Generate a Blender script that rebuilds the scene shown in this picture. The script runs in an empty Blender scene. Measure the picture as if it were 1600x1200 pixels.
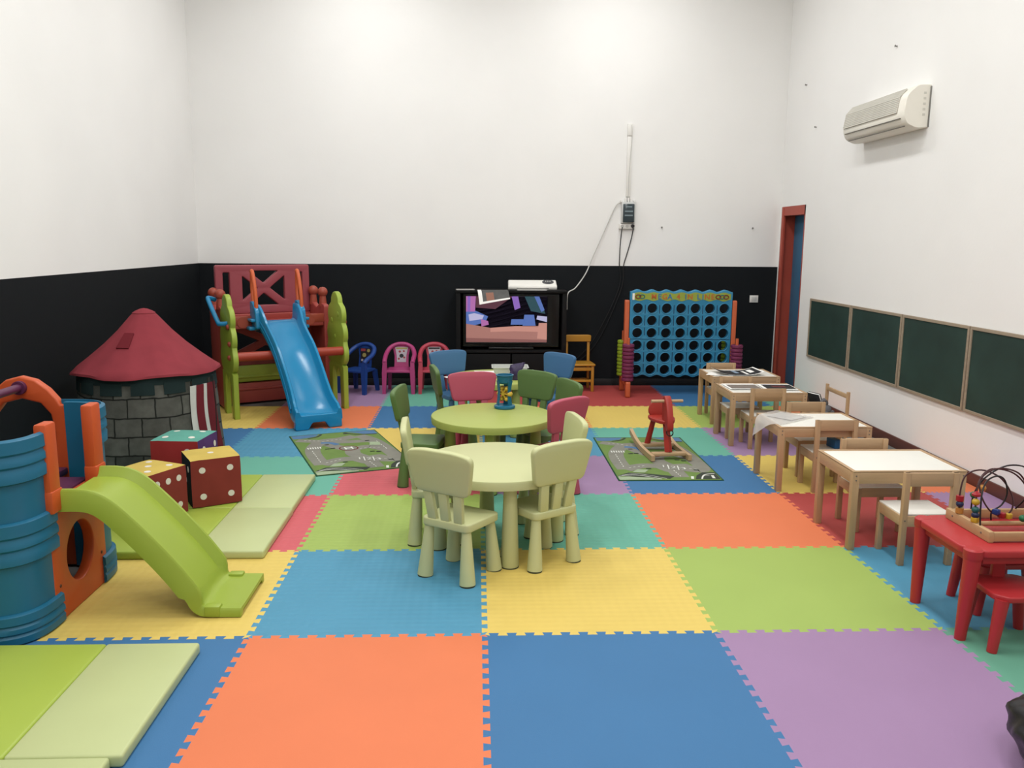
import bpy, bmesh, math, random
from mathutils import Vector, Matrix
PI = math.pi
R = math.radians
random.seed(7)
S = bpy.context.scene
C = S.collection

# ------------------------------------------------------------------ camera, world, lights, exposure
cam = bpy.data.cameras.new('camera')
co = bpy.data.objects.new('camera', cam)
C.objects.link(co)
S.camera = co
cam.sensor_fit = 'HORIZONTAL'
cam.sensor_width = 36.0
cam.lens = 1308.7 / 1600 * 36.0
cam.clip_start = 0.05
_p, _y, _r = 0.169509708, 0.0424455972, 0.00788516523
_f = Vector((math.sin(_y) * math.cos(_p), math.cos(_y) * math.cos(_p), -math.sin(_p)))
_rt = Vector((math.cos(_y), -math.sin(_y), 0))
_up = _rt.cross(_f)
_r2 = _rt * math.cos(_r) + _up * math.sin(_r)
_u2 = -_rt * math.sin(_r) + _up * math.cos(_r)
co.matrix_world = Matrix(((_r2.x, _u2.x, -_f.x, -0.0344), (_r2.y, _u2.y, -_f.y, -3.3483),
                          (_r2.z, _u2.z, -_f.z, 1.6593), (0, 0, 0, 1)))

w = bpy.data.worlds.new('world')
S.world = w
w.use_nodes = True
w.node_tree.nodes['Background'].inputs[0].default_value = (0.9, 0.95, 1, 1)
w.node_tree.nodes['Background'].inputs[1].default_value = 0.2

WALL_L, WALL_R, WALL_B, WALL_F, CEIL = -3.16, 3.44, 6.30, -6.5, 4.9
for lx in (-1.25, 1.45):
    for ly, pw in ((-4.6, 34), (-2.3, 44), (0.1, 48), (2.4, 40), (4.75, 36)):
        ld = bpy.data.lights.new('ceiling_light', 'AREA')
        ld.shape = 'RECTANGLE'
        ld.size, ld.size_y = 0.35, 1.3
        ld.energy = pw
        ld.color = (0.995, 0.995, 0.985)
        lo = bpy.data.objects.new('ceiling_light', ld)
        lo.location = (lx, ly, CEIL - 0.06)
        C.objects.link(lo)

S.view_settings.view_transform = 'Standard'
S.view_settings.look = 'None'
S.view_settings.gamma = 1.0
S.view_settings.use_curve_mapping = False
S.view_settings.exposure = 0.0

# ------------------------------------------------------------------ materials
def lin(h):
    h = h.lstrip('#')
    out = []
    for i in (0, 2, 4):
        c = int(h[i:i + 2], 16) / 255
        out.append(c / 12.92 if c <= 0.04045 else ((c + 0.055) / 1.055) ** 2.4)
    return out + [1.0]

_mats = {}
def mat(name, hexc, rough=0.5, var=0.06, vscale=6.0, bump=0.0, bscale=120.0, stretch=None, spec=0.4, sheen=0, coat=0):
    """plain surface: base colour broken up by soft noise, optional fine bump"""
    if name in _mats:
        return _mats[name]
    m = bpy.data.materials.new(name)
    m.use_nodes = True
    nt = m.node_tree
    b = nt.nodes['Principled BSDF']
    b.inputs['Roughness'].default_value = rough
    b.inputs['Specular IOR Level'].default_value = spec
    if coat:
        b.inputs['Coat Weight'].default_value = coat
        b.inputs['Coat Roughness'].default_value = 0.15
    tc = nt.nodes.new('ShaderNodeTexCoord')
    mp = nt.nodes.new('ShaderNodeMapping')
    nt.links.new(tc.outputs['Object'], mp.inputs[0])
    if stretch:
        mp.inputs['Scale'].default_value = stretch
    n = nt.nodes.new('ShaderNodeTexNoise')
    n.inputs['Scale'].default_value = vscale
    n.inputs['Detail'].default_value = 3
    nt.links.new(mp.outputs[0], n.inputs['Vector'])
    mx = nt.nodes.new('ShaderNodeMix')
    mx.data_type = 'RGBA'
    c = lin(hexc)
    k = 0.72 if min(c[:3]) < 0.42 else 1.0      # paint values were read under the room's light
    c = [v * k for v in c[:3]] + [1]
    mx.inputs[6].default_value = [max(0, v * (1 - var * 1.6)) for v in c[:3]] + [1]
    mx.inputs[7].default_value = [min(1, v * (1 + var * 1.6)) for v in c[:3]] + [1]
    nt.links.new(n.outputs[0], mx.inputs[0])
    nt.links.new(mx.outputs[2], b.inputs['Base Color'])
    if bump:
        n2 = nt.nodes.new('ShaderNodeTexNoise')
        n2.inputs['Scale'].default_value = bscale
        nt.links.new(tc.outputs['Object'], n2.inputs['Vector'])
        bp = nt.nodes.new('ShaderNodeBump')
        bp.inputs['Strength'].default_value = bump
        bp.inputs['Distance'].default_value = 0.004
        nt.links.new(n2.outputs[0], bp.inputs['Height'])
        nt.links.new(bp.outputs[0], b.inputs['Normal'])
    _mats[name] = m
    return m

def wood(name, hexc, axis=0, rough=0.5):
    st = [18, 18, 18]
    st[axis] = 1.6
    return mat(name, hexc, rough, var=0.12, vscale=2.2, bump=0.05, bscale=60, stretch=st)

def plastic(name, hexc, rough=0.38):
    return mat(name, hexc, rough, var=0.03, vscale=3, bump=0.03, bscale=260)

def fabric(name, hexc):
    return mat(name, hexc, 0.9, var=0.1, vscale=9, bump=0.12, bscale=300, spec=0.15)

def glow(name, hexc, st):
    m = bpy.data.materials.new(name)
    m.use_nodes = True
    b = m.node_tree.nodes['Principled BSDF']
    b.inputs['Base Color'].default_value = (0.01, 0.01, 0.01, 1)
    b.inputs['Roughness'].default_value = 0.25
    b.inputs['Emission Color'].default_value = lin(hexc)
    b.inputs['Emission Strength'].default_value = st
    return m

def foam(name, hexc, weave=False):
    m = mat(name, hexc, 0.62, var=0.035, vscale=2.5, bump=0.10, bscale=240, spec=0.3)
    if weave:
        nt = m.node_tree
        b = nt.nodes['Principled BSDF']
        tc = nt.nodes.new('ShaderNodeTexCoord')
        mp = nt.nodes.new('ShaderNodeMapping')
        mp.inputs['Rotation'].default_value = (0, 0, R(45))
        nt.links.new(tc.outputs['Object'], mp.inputs[0])
        sx = nt.nodes.new('ShaderNodeSeparateXYZ')
        nt.links.new(mp.outputs[0], sx.inputs[0])
        vals = []
        for i in (0, 1):
            k = nt.nodes.new('ShaderNodeMath')
            k.operation = 'MULTIPLY'
            k.inputs[1].default_value = 2 * PI / 0.062
            nt.links.new(sx.outputs[i], k.inputs[0])
            s = nt.nodes.new('ShaderNodeMath')
            s.operation = 'SINE'
            nt.links.new(k.outputs[0], s.inputs[0])
            vals.append(s)
        pr = nt.nodes.new('ShaderNodeMath')
        pr.operation = 'MULTIPLY'
        nt.links.new(vals[0].outputs[0], pr.inputs[0])
        nt.links.new(vals[1].outputs[0], pr.inputs[1])
        bp = nt.nodes.new('ShaderNodeBump')
        bp.inputs['Strength'].default_value = 0.35
        bp.inputs['Distance'].default_value = 0.003
        nt.links.new(pr.outputs[0], bp.inputs['Height'])
        nt.links.new(bp.outputs[0], b.inputs['Normal'])
    return m

# ------------------------------------------------------------------ mesh helpers
def BM():
    return bmesh.new()

def box(bm, c, s, rot=None, bev=0.0, seg=2):
    g = bmesh.ops.create_cube(bm, size=1.0)
    vs = g['verts']
    bmesh.ops.scale(bm, vec=Vector(s), verts=vs)
    if bev > 0:
        es = list({e for v in vs for e in v.link_edges})
        r = bmesh.ops.bevel(bm, geom=es, offset=min(bev, min(s) * 0.49), segments=seg, affect='EDGES', profile=0.5)
        vs = list({v for f in r['faces'] for v in f.verts} | {v for v in vs if v.is_valid})
    M = Matrix.Translation(Vector(c))
    if rot is not None:
        M = M @ (rot.to_4x4() if not isinstance(rot, (tuple, list)) else Matrix.Rotation(rot[2], 4, 'Z') @ Matrix.Rotation(rot[1], 4, 'Y') @ Matrix.Rotation(rot[0], 4, 'X'))
    bmesh.ops.transform(bm, matrix=M, verts=vs)
    return vs

def frame_of(d):
    d = d.normalized()
    a = Vector((0, 0, 1)) if abs(d.z) < 0.95 else Vector((1, 0, 0))
    u = d.cross(a).normalized()
    return u, d.cross(u).normalized()

def cone(bm, p0, p1, r0, r1, n=20, caps=True):
    p0, p1 = Vector(p0), Vector(p1)
    u, v = frame_of(p1 - p0)
    ra = [bm.verts.new(p0 + (u * math.cos(2 * PI * i / n) + v * math.sin(2 * PI * i / n)) * r0) for i in range(n)]
    rb = [bm.verts.new(p1 + (u * math.cos(2 * PI * i / n) + v * math.sin(2 * PI * i / n)) * r1) for i in range(n)]
    for i in range(n):
        j = (i + 1) % n
        bm.faces.new((ra[i], ra[j], rb[j], rb[i]))
    if caps:
        bm.faces.new(list(reversed(ra)))
        bm.faces.new(rb)

def smooth_path(pts, sub=6, closed=False):
    P = [Vector(p) for p in pts]
    n = len(P)
    out = []
    rng = range(n if closed else n - 1)
    for i in rng:
        if closed:
            a, b, c, d = P[(i - 1) % n], P[i], P[(i + 1) % n], P[(i + 2) % n]
        else:
            a, b, c, d = P[max(i - 1, 0)], P[i], P[i + 1], P[min(i + 2, n - 1)]
        for k in range(sub):
            t = k / sub
            out.append(0.5 * ((2 * b) + (c - a) * t + (2 * a - 5 * b + 4 * c - d) * t * t + (3 * b - a - 3 * c + d) * t ** 3))
    if not closed:
        out.append(P[-1])
    return out

def tube(bm, pts, r, n=10, closed=False, flat=None):
    P = [Vector(p) for p in pts]
    m = len(P)
    rings = []
    u = None
    for i in range(m):
        if closed:
            d = P[(i + 1) % m] - P[(i - 1) % m]
        else:
            d = P[min(i + 1, m - 1)] - P[max(i - 1, 0)]
        if d.length < 1e-9:
            d = Vector((0, 0, 1))
        d.normalize()
        if u is None:
            u, v = frame_of(d)
        else:
            u = (u - d * u.dot(d)).normalized()
            v = d.cross(u).normalized()
        rr = r[i] if isinstance(r, (list, tuple)) else r
        fu, fv = flat if flat else (1, 1)
        rings.append([bm.verts.new(P[i] + u * math.cos(2 * PI * k / n) * rr * fu + v * math.sin(2 * PI * k / n) * rr * fv) for k in range(n)])
    for i in range(m if closed else m - 1):
        a, b = rings[i], rings[(i + 1) % m]
        for k in range(n):
            j = (k + 1) % n
            bm.faces.new((a[k], a[j], b[j], b[k]))
    if not closed:
        bm.faces.new(list(reversed(rings[0])))
        bm.faces.new(rings[-1])

def lathe(bm, prof, n=32, c=(0, 0, 0), a0=0.0, a1=2 * PI):
    c = Vector(c)
    full = abs(a1 - a0 - 2 * PI) < 1e-6
    rows = []
    for (r, z) in prof:
        if r < 1e-6 and full:
            rows.append([bm.verts.new(c + Vector((0, 0, z)))])
        else:
            rows.append([bm.verts.new(c + Vector((r * math.cos(a0 + (a1 - a0) * i / n), r * math.sin(a0 + (a1 - a0) * i / n), z))) for i in range(n if full else n + 1)])
    for k in range(len(rows) - 1):
        a, b = rows[k], rows[k + 1]
        m = n if full else n
        for i in range(m):
            j = (i + 1) % n if full else i + 1
            if len(a) == 1 and len(b) == 1:
                continue
            if len(a) == 1:
                bm.faces.new((a[0], b[j], b[i]))
            elif len(b) == 1:
                bm.faces.new((a[i], a[j], b[0]))
            else:
                bm.faces.new((a[i], a[j], b[j], b[i]))

def ball(bm, c, r, sc=(1, 1, 1), n=16):
    g = bmesh.ops.create_uvsphere(bm, u_segments=n, v_segments=max(6, n // 2), radius=r)
    bmesh.ops.scale(bm, vec=Vector(sc), verts=g['verts'])
    bmesh.ops.translate(bm, vec=Vector(c), verts=g['verts'])
    return g['verts']

def loft(bm, secs, cap=True):
    rows = [[bm.verts.new(Vector(p)) for p in s] for s in secs]
    n = len(rows[0])
    for i in range(len(rows) - 1):
        for k in range(n):
            j = (k + 1) % n
            bm.faces.new((rows[i][k], rows[i][j], rows[i + 1][j], rows[i + 1][k]))
    if cap:
        bm.faces.new(list(reversed(rows[0])))
        bm.faces.new(rows[-1])

def rpoly(pts, r=0.02, seg=5):
    """polygon with rounded corners; r a number or one per corner"""
    n = len(pts)
    out = []
    for i in range(n):
        p = Vector(pts[i]).to_2d() if len(pts[i]) == 3 else Vector(pts[i])
        a = Vector(pts[i - 1])
        b = Vector(pts[(i + 1) % n])
        rr = r[i] if isinstance(r, (list, tuple)) else r
        da, db = (a - p), (b - p)
        rr = min(rr, da.length * 0.49, db.length * 0.49)
        if rr < 1e-5:
            out.append((p.x, p.y))
            continue
        s, e = p + da.normalized() * rr, p + db.normalized() * rr
        for k in range(seg + 1):
            t = k / seg
            q = s * (1 - t) ** 2 + p * 2 * t * (1 - t) + e * t * t
            out.append((q.x, q.y))
    return out

def circ(cx, cy, r, n=28, ry=None):
    ry = ry or r
    return [(cx + r * math.cos(2 * PI * i / n), cy + ry * math.sin(2 * PI * i / n)) for i in range(n)]

def rect(x0, y0, x1, y1):
    return [(x0, y0), (x1, y0), (x1, y1), (x0, y1)]

def curve_mesh(cu, bm, M):
    o = bpy.data.objects.new('shape', cu)
    me = bpy.data.meshes.new_from_object(o)
    bpy.data.objects.remove(o)
    bpy.data.curves.remove(cu)
    me.transform(M)
    n0 = len(bm.verts)
    bm.from_mesh(me)
    bpy.data.meshes.remove(me)
    bm.verts.ensure_lookup_table()
    new = bm.verts[n0:]
    bmesh.ops.remove_doubles(bm, verts=new, dist=0.00005)

def plate(bm, loops, thick, M=None, bev=0.0):
    """flat slab in the local xy plane (thickness along z, centred) from an outline and holes"""
    cu = bpy.data.curves.new('shape', 'CURVE')
    cu.dimensions = '2D'
    cu.fill_mode = 'BOTH'
    cu.extrude = max(thick / 2 - bev, 0.0001)
    cu.bevel_depth = bev
    cu.bevel_resolution = 2
    cu.offset = -bev
    for lp in loops:
        s = cu.splines.new('POLY')
        s.points.add(len(lp) - 1)
        for i, p in enumerate(lp):
            s.points[i].co = (p[0], p[1], 0, 1)
        s.use_cyclic_u = True
    curve_mesh(cu, bm, M or Matrix.Identity(4))

def text(bm, body, size, M, ext=0.001, align='CENTER', offset=0.0):
    cu = bpy.data.curves.new('lettering', 'FONT')
    cu.body = body
    cu.size = size
    cu.extrude = ext
    cu.align_x = align
    cu.align_y = 'CENTER'
    cu.offset = offset
    curve_mesh(cu, bm, M)

# plane matrices: local x,y -> world, z -> thickness
def MXZ(c=(0, 0, 0)):      # drawing x->X, y->Z, faces -Y
    return Matrix.Translation(Vector(c)) @ Matrix(((1, 0, 0, 0), (0, 0, -1, 0), (0, 1, 0, 0), (0, 0, 0, 1)))
def MYZ(c=(0, 0, 0)):      # drawing x->Y, y->Z, faces +X
    return Matrix.Translation(Vector(c)) @ Matrix(((0, 0, 1, 0), (1, 0, 0, 0), (0, 1, 0, 0), (0, 0, 0, 1)))
def MXY(c=(0, 0, 0)):
    return Matrix.Translation(Vector(c))

def mesh_obj(name, bm, mats, ang=35):
    bmesh.ops.recalc_face_normals(bm, faces=bm.faces[:])
    me = bpy.data.meshes.new(name)
    bm.to_mesh(me)
    bm.free()
    for m in (mats if isinstance(mats, (list, tuple)) else [mats]):
        me.materials.append(m)
    me.polygons.foreach_set('use_smooth', [True] * len(me.polygons))
    me.set_sharp_from_angle(angle=R(ang))
    o = bpy.data.objects.new(name, me)
    C.objects.link(o)
    return o

def part(name, parent, m, bm, label=None, ang=35):
    o = mesh_obj(name, bm, m, ang)
    o.parent = parent
    if label:
        o['label'] = label
    return o

def tag(o, label, cat, group=None):
    o['label'] = label
    o['category'] = cat
    if group:
        o['group'] = group
    return o

def thing(name, label, cat, loc=(0, 0, 0), rz=0.0, group=None):
    o = bpy.data.objects.new(name, None)
    o.empty_display_size = 0.1
    C.objects.link(o)
    o.location = loc
    o.rotation_euler = (0, 0, rz)
    return tag(o, label, cat, group)

def solo(name, label, cat, m, bm, loc=(0, 0, 0), rz=0.0, group=None, ang=35):
    o = mesh_obj(name, bm, m, ang)
    o.location = loc
    o.rotation_euler = (0, 0, rz)
    return tag(o, label, cat, group)

def struct(name, m, bm, parent=None):
    o = mesh_obj(name, bm, m)
    if parent is None:
        o['kind'] = 'structure'
    else:
        o.parent = parent
    return o

def dup(root, label, loc, rz=0.0, group=None, paint=None, skip=()):
    """copy of a thing with copies of its parts and sub-parts; paint = {old material: new material}"""
    def cp(o, par):
        c = o.copy()
        C.objects.link(c)
        if par is not None:
            c.parent = par
        if paint and c.type == 'MESH':
            for s in c.material_slots:
                if s.material in paint:
                    nm = paint[s.material]
                    s.link = 'OBJECT'
                    s.material = nm
        for ch in list(o.children):
            if ch.name.split('.')[0] in skip:
                continue
            cp(ch, c)
        return c
    c = cp(root, None)
    c.location = loc
    c.rotation_euler = (0, 0, rz)
    c['label'] = label
    if group:
        c['group'] = group
    return c

def setmat(bm, n0, idx):
    bm.faces.ensure_lookup_table()
    for f in bm.faces[n0:]:
        f.material_index = idx

# ------------------------------------------------------------------ setting
def wall_mat(name, split):
    m = bpy.data.materials.new(name)
    m.use_nodes = True
    nt = m.node_tree
    b = nt.nodes['Principled BSDF']
    b.inputs['Roughness'].default_value = 0.7
    b.inputs['Specular IOR Level'].default_value = 0.12
    g = nt.nodes.new('ShaderNodeNewGeometry')
    n = nt.nodes.new('ShaderNodeTexNoise')
    n.inputs['Scale'].default_value = 1.3
    n.inputs['Detail'].default_value = 5
    nt.links.new(g.outputs['Position'], n.inputs['Vector'])
    mx = nt.nodes.new('ShaderNodeMix')
    mx.data_type = 'RGBA'
    mx.inputs[6].default_value = lin('#eae9e7')
    mx.inputs[7].default_value = lin('#f3f2f0')
    nt.links.new(n.outputs[0], mx.inputs[0])
    col = mx.outputs[2]
    n2 = nt.nodes.new('ShaderNodeTexNoise')
    n2.inputs['Scale'].default_value = 45
    nt.links.new(g.outputs['Position'], n2.inputs['Vector'])
    bp = nt.nodes.new('ShaderNodeBump')
    bp.inputs['Strength'].default_value = 0.12
    bp.inputs['Distance'].default_value = 0.004
    nt.links.new(n2.outputs[0], bp.inputs['Height'])
    nt.links.new(bp.outputs[0], b.inputs['Normal'])
    if split:
        sx = nt.nodes.new('ShaderNodeSeparateXYZ')
        nt.links.new(g.outputs['Position'], sx.inputs[0])
        lt = nt.nodes.new('ShaderNodeMath')
        lt.operation = 'LESS_THAN'
        lt.inputs[1].default_value = 1.383
        nt.links.new(sx.outputs[2], lt.inputs[0])
        m2 = nt.nodes.new('ShaderNodeMix')
        m2.data_type = 'RGBA'
        nt.links.new(lt.outputs[0], m2.inputs[0])
        nt.links.new(col, m2.inputs[6])
        m2.inputs[7].default_value = lin('#181b1e')
        col = m2.outputs[2]
    nt.links.new(col, b.inputs['Base Color'])
    return m

W_SPLIT = wall_mat('white_over_black_paint', True)
W_WHITE = wall_mat('white_paint', False)
bm = BM(); box(bm, ((WALL_L + WALL_R) / 2, (WALL_F + WALL_B) / 2, -0.062), (WALL_R - WALL_L + 1.0, WALL_B - WALL_F + 0.6, 0.1))
struct('floor', mat('grey_screed', '#7d7b78', 0.8, bump=0.1), bm)
bm = BM(); box(bm, ((WALL_L + WALL_R) / 2, (WALL_F + WALL_B) / 2, CEIL + 0.05), (WALL_R - WALL_L + 0.8, WALL_B - WALL_F + 0.6, 0.1))
struct('ceiling', W_WHITE, bm)
bm = BM(); box(bm, (WALL_L - 0.1, (WALL_F + WALL_B) / 2, CEIL / 2), (0.2, WALL_B - WALL_F + 0.4, CEIL + 0.1))
struct('wall_left', W_SPLIT, bm)
bm = BM(); box(bm, ((WALL_L + WALL_R) / 2, WALL_B + 0.1, CEIL / 2), (WALL_R - WALL_L + 0.4, 0.2, CEIL + 0.1))
struct('wall_back', W_SPLIT, bm)
bm = BM(); box(bm, ((WALL_L + WALL_R) / 2, WALL_F - 0.1, CEIL / 2), (WALL_R - WALL_L + 0.4, 0.2, CEIL + 0.1))
struct('wall_front', W_WHITE, bm)
DY0, DY1, DZ, WT = 5.56, 6.255, 2.06, 0.34
bm = BM()
box(bm, (WALL_R + WT / 2, (WALL_F + DY0) / 2, CEIL / 2), (WT, DY0 - WALL_F, CEIL + 0.1))
box(bm, (WALL_R + WT / 2, (DY1 + WALL_B) / 2, CEIL / 2), (WT, WALL_B - DY1, CEIL + 0.1))
box(bm, (WALL_R + WT / 2, (DY0 + DY1) / 2, (DZ + CEIL) / 2), (WT, DY1 - DY0, CEIL - DZ))
struct('wall_right', W_WHITE, bm)
# door in the right wall: red frame lining, blue leaf set back
bm = BM()
t = 0.028
box(bm, (WALL_R + 0.5 * WT, DY1 - t / 2, DZ / 2), (WT, t, DZ))
box(bm, (WALL_R + 0.5 * WT, DY0 + t / 2, DZ / 2), (WT, t, DZ))
box(bm, (WALL_R + 0.5 * WT, (DY0 + DY1) / 2, DZ - 0.05), (WT, DY1 - DY0, 0.1))
box(bm, (WALL_R + 0.01, DY1 - 0.03, DZ / 2), (0.03, 0.06, DZ), bev=0.004)
dfr = struct('door_1', mat('red_door_paint', '#bf5240', 0.5, var=0.05), bm)
bm = BM(); box(bm, (WALL_R + 0.165, (DY0 + DY1) / 2, DZ / 2 - 0.02), (0.045, DY1 - DY0 - 2 * t, DZ - 0.06), bev=0.004)
part('door_leaf', dfr, mat('blue_door_paint', '#397aa0', 0.5, var=0.05), bm, 'blue door leaf')
bm = BM(); cone(bm, (WALL_R + 0.145, DY0 + 0.10, 1.0), (WALL_R + 0.095, DY0 + 0.10, 1.0), 0.012, 0.012)
tube(bm, [(WALL_R + 0.10, DY0 + 0.10, 1.0), (WALL_R + 0.097, DY0 + 0.21, 1.0)], 0.01)
part('door_handle', dfr, mat('handle_steel', '#8a8a88', 0.3), bm)
bm = BM(); box(bm, ((WALL_L + WALL_R) / 2, WALL_B - 0.008, 0.03), (WALL_R - WALL_L, 0.016, 0.085), bev=0.004)
struct('baseboard_back', mat('black_skirting', '#2a2a2c', 0.5), bm)
bm = BM(); box(bm, (WALL_L + 0.008, (WALL_F + WALL_B) / 2, 0.03), (0.016, WALL_B - WALL_F - 0.04, 0.085), bev=0.004)
struct('baseboard_left', mat('black_skirting', '#2a2a2c', 0.5), bm)
bm = BM(); box(bm, (WALL_R - 0.008, (WALL_F + DY0) / 2, 0.035), (0.016, DY0 - WALL_F - 0.04, 0.095), bev=0.004)
struct('baseboard_right', mat('brown_skirting', '#6b4038', 0.55), bm)

# ------------------------------------------------------------------ foam puzzle floor
COL = dict(orange='#f98a5c', deep_blue='#4680b4', purple='#b18fb8', green='#6fb096', yellow='#f6d873', sky_blue='#5ba4c6',
           lime='#b1cb69', pink='#e56d75', red='#c3524f', teal='#74c2ab')
FM = {k: foam('foam_' + k, v) for k, v in COL.items()}
FW = {k: foam('foam_woven_' + k, COL[k], True) for k in ('yellow', 'sky_blue', 'pink', 'lime', 'teal', 'orange')}
GRID = {
    -1: {-2: 'deep_blue', -1: 'orange', 0: 'deep_blue', 1: 'purple', 2: 'green'},
    0: {-2: 'yellow*', -1: 'sky_blue*', 0: 'yellow*', 1: 'lime', 2: 'sky_blue'},
    1: {-2: 'pink*', -1: 'lime*', 0: 'teal*', 1: 'orange', 2: 'red', 3: 'purple'},
    2: {-3: 'teal', -2: 'teal', -1: 'pink*', 0: 'purple', 1: 'deep_blue', 2: 'yellow', 3: 'orange'},
    3: {-3: 'deep_blue', -2: 'sky_blue*', -1: 'yellow', 0: 'sky_blue', 1: 'teal', 2: 'purple'},
    4: {-3: 'yellow*', -2: 'orange', -1: 'deep_blue', 0: 'orange', 1: 'yellow*', 2: 'lime', 3: 'orange'},
    5: {-2: 'purple', -1: 'teal', 0: 'red', 1: 'red', 2: 'deep_blue', 3: 'teal'},
}
TLAB = {
    (-1, -2): 'deep blue foam tile showing beside the front pale green mat',
    (-1, -1): 'large orange foam tile at the front, left of the deep blue one',
    (-1, 0): 'deep blue foam tile at the front centre between orange and purple tiles',
    (-1, 1): 'purple foam tile at the front right, before the red table',
    (-1, 2): 'green foam tile under the front legs of the red chair',
    (0, -2): 'yellow foam tile under the lower end of the small lime slide',
    (0, -1): 'sky blue woven-pattern foam tile behind the front orange tile',
    (0, 0): 'yellow woven-pattern foam tile under the front right pale green chair',
    (0, 1): 'lime foam tile behind the front purple tile',
    (0, 2): 'sky blue foam tile under the red table',
    (1, -2): 'pink foam tile edge beside the corner of the pale green mat, behind yellow',
    (1, -1): 'lime foam tile left of the pale green table and chairs',
    (1, 0): 'teal foam tile under and right of the pale green table',
    (1, 1): 'orange foam tile in front of the deep blue tile with the right road rug',
    (1, 2): 'red foam tile under the nearest small wooden table',
    (1, 3): 'purple foam tile by the right wall behind the red table',
    (2, -3): 'teal foam tile under the dice, mostly hidden by the mats',
    (2, -2): 'teal foam tile between the pale green mat and the left road rug',
    (2, -1): 'pink foam tile in front of the left road rug',
    (2, 0): 'purple foam tile between the pale green chairs and the right road rug',
    (2, 1): 'deep blue foam tile under the front of the right road rug',
    (2, 2): 'yellow foam tile under the second nearest small wooden table',
    (2, 3): 'orange foam tile by the right wall beyond the nearest wooden table',
    (3, -3): 'deep blue foam tile beside the striped door of the castle tent',
    (3, -2): 'sky blue foam tile under the back of the left road rug',
    (3, -1): 'yellow foam tile right of the left road rug under the dark green chair',
    (3, 0): 'sky blue foam tile left of the back of the right road rug',
    (3, 1): 'teal foam tile around the back of the right road rug and rocking moose',
    (3, 2): 'purple foam tile under the third nearest small wooden table',
    (4, -3): 'yellow foam tile under the left foot of the big slide playset',
    (4, -2): 'orange foam tile under the foot of the big blue slide',
    (4, -1): 'deep blue foam tile right of the orange tile at the big slide',
    (4, 0): 'orange foam tile under the farthest round table',
    (4, 1): 'yellow woven foam tile behind the rocking moose',
    (4, 2): 'lime foam tile under the farthest small wooden table',
    (4, 3): 'orange foam tile by the right wall beyond the wooden tables',
    (5, -2): 'purple foam tile under the small blue plastic armchair',
    (5, -1): 'teal foam tile in front of the pink plastic armchairs',
    (5, 0): 'red foam tile in front of the television cabinet',
    (5, 1): 'red foam tile under the left foot of the giant four in a row game',
    (5, 2): 'deep blue foam tile under the right half of the four in a row game',
    (5, 3): 'teal foam tile next to the red and blue doorway',
}
NT, AMP = 13, 0.0125
def seam(a, b, sgn):
    """jigsaw edge from a to b: dovetail tabs shared by both neighbours"""
    a, b = Vector(a), Vector(b)
    d = b - a
    nrm = Vector((-d.y, d.x)).normalized() * AMP * sgn
    pts = []
    for i in range(NT):
        for t, h in ((0.0, -1), (0.29, -1), (0.21, 1), (0.79, 1), (0.71, -1)):
            if i == 0 and t == 0.0:
                continue
            pts.append(a + d * ((i + t) / NT) + nrm * h)
    return pts

def has(r, c):
    return c in GRID.get(r, {})

def ypos(r):
    return 6.24 if r == 6 else float(r)

for r, row in GRID.items():
    for c, k in row.items():
        x0, x1 = float(c), float(c + 1)
        if c == 3:
            x1 = WALL_R - 0.02
        if c == -3:
            x0 = WALL_L + 0.02
        y0, y1 = ypos(r), ypos(r + 1)
        pts = []
        e = 0.0012
        # bottom, right, top, left (canonical directions keep seams shared)
        def edge(p, q, nb, flip):
            if not nb:
                return [Vector(p)]
            if flip:
                return [Vector(p)] + list(reversed(seam(q, p, 1)))
            return [Vector(p)] + seam(p, q, 1)
        pts += edge((x0, y0), (x1, y0), has(r - 1, c), False)
        pts += edge((x1, y0), (x1, y1), has(r, c + 1), False)
        pts += edge((x1, y1), (x0, y1), has(r + 1, c), True)
        pts += edge((x0, y1), (x0, y0), has(r, c - 1), True)
        cx, cy = (x0 + x1) / 2, (y0 + y1) / 2
        bm = BM()
        vs = [bm.verts.new((p.x - cx, p.y - cy, 0)) for p in pts]
        f = bm.faces.new(vs)
        g = bmesh.ops.extrude_face_region(bm, geom=[f])
        nv = [v for v in g['geom'] if isinstance(v, bmesh.types.BMVert)]
        bmesh.ops.translate(bm, vec=(0, 0, -0.0118), verts=nv)
        key = k.rstrip('*')
        m = FW[key] if k.endswith('*') and key in FW else FM[key]
        solo('foam_tile', TLAB[(r, c)], 'floor tile', m, bm, (cx, cy, 0), 0, 'jigsaw foam tiles covering the floor')

# ------------------------------------------------------------------ round tables and moulded chairs
def chair_plastic(h, n):
    return plastic(n, h, 0.45)
PALE = chair_plastic('#dcdfa6', 'pale_green_plastic')
LIMEP = chair_plastic('#b9c568', 'lime_plastic')
DKGR = chair_plastic('#648348', 'dark_green_plastic')
PINKP = chair_plastic('#c8586e', 'pink_plastic')
BLUEP = chair_plastic('#4a7ba8', 'blue_plastic')
FOOT = mat('dark_rubber', '#4a4f3c', 0.8)

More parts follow.
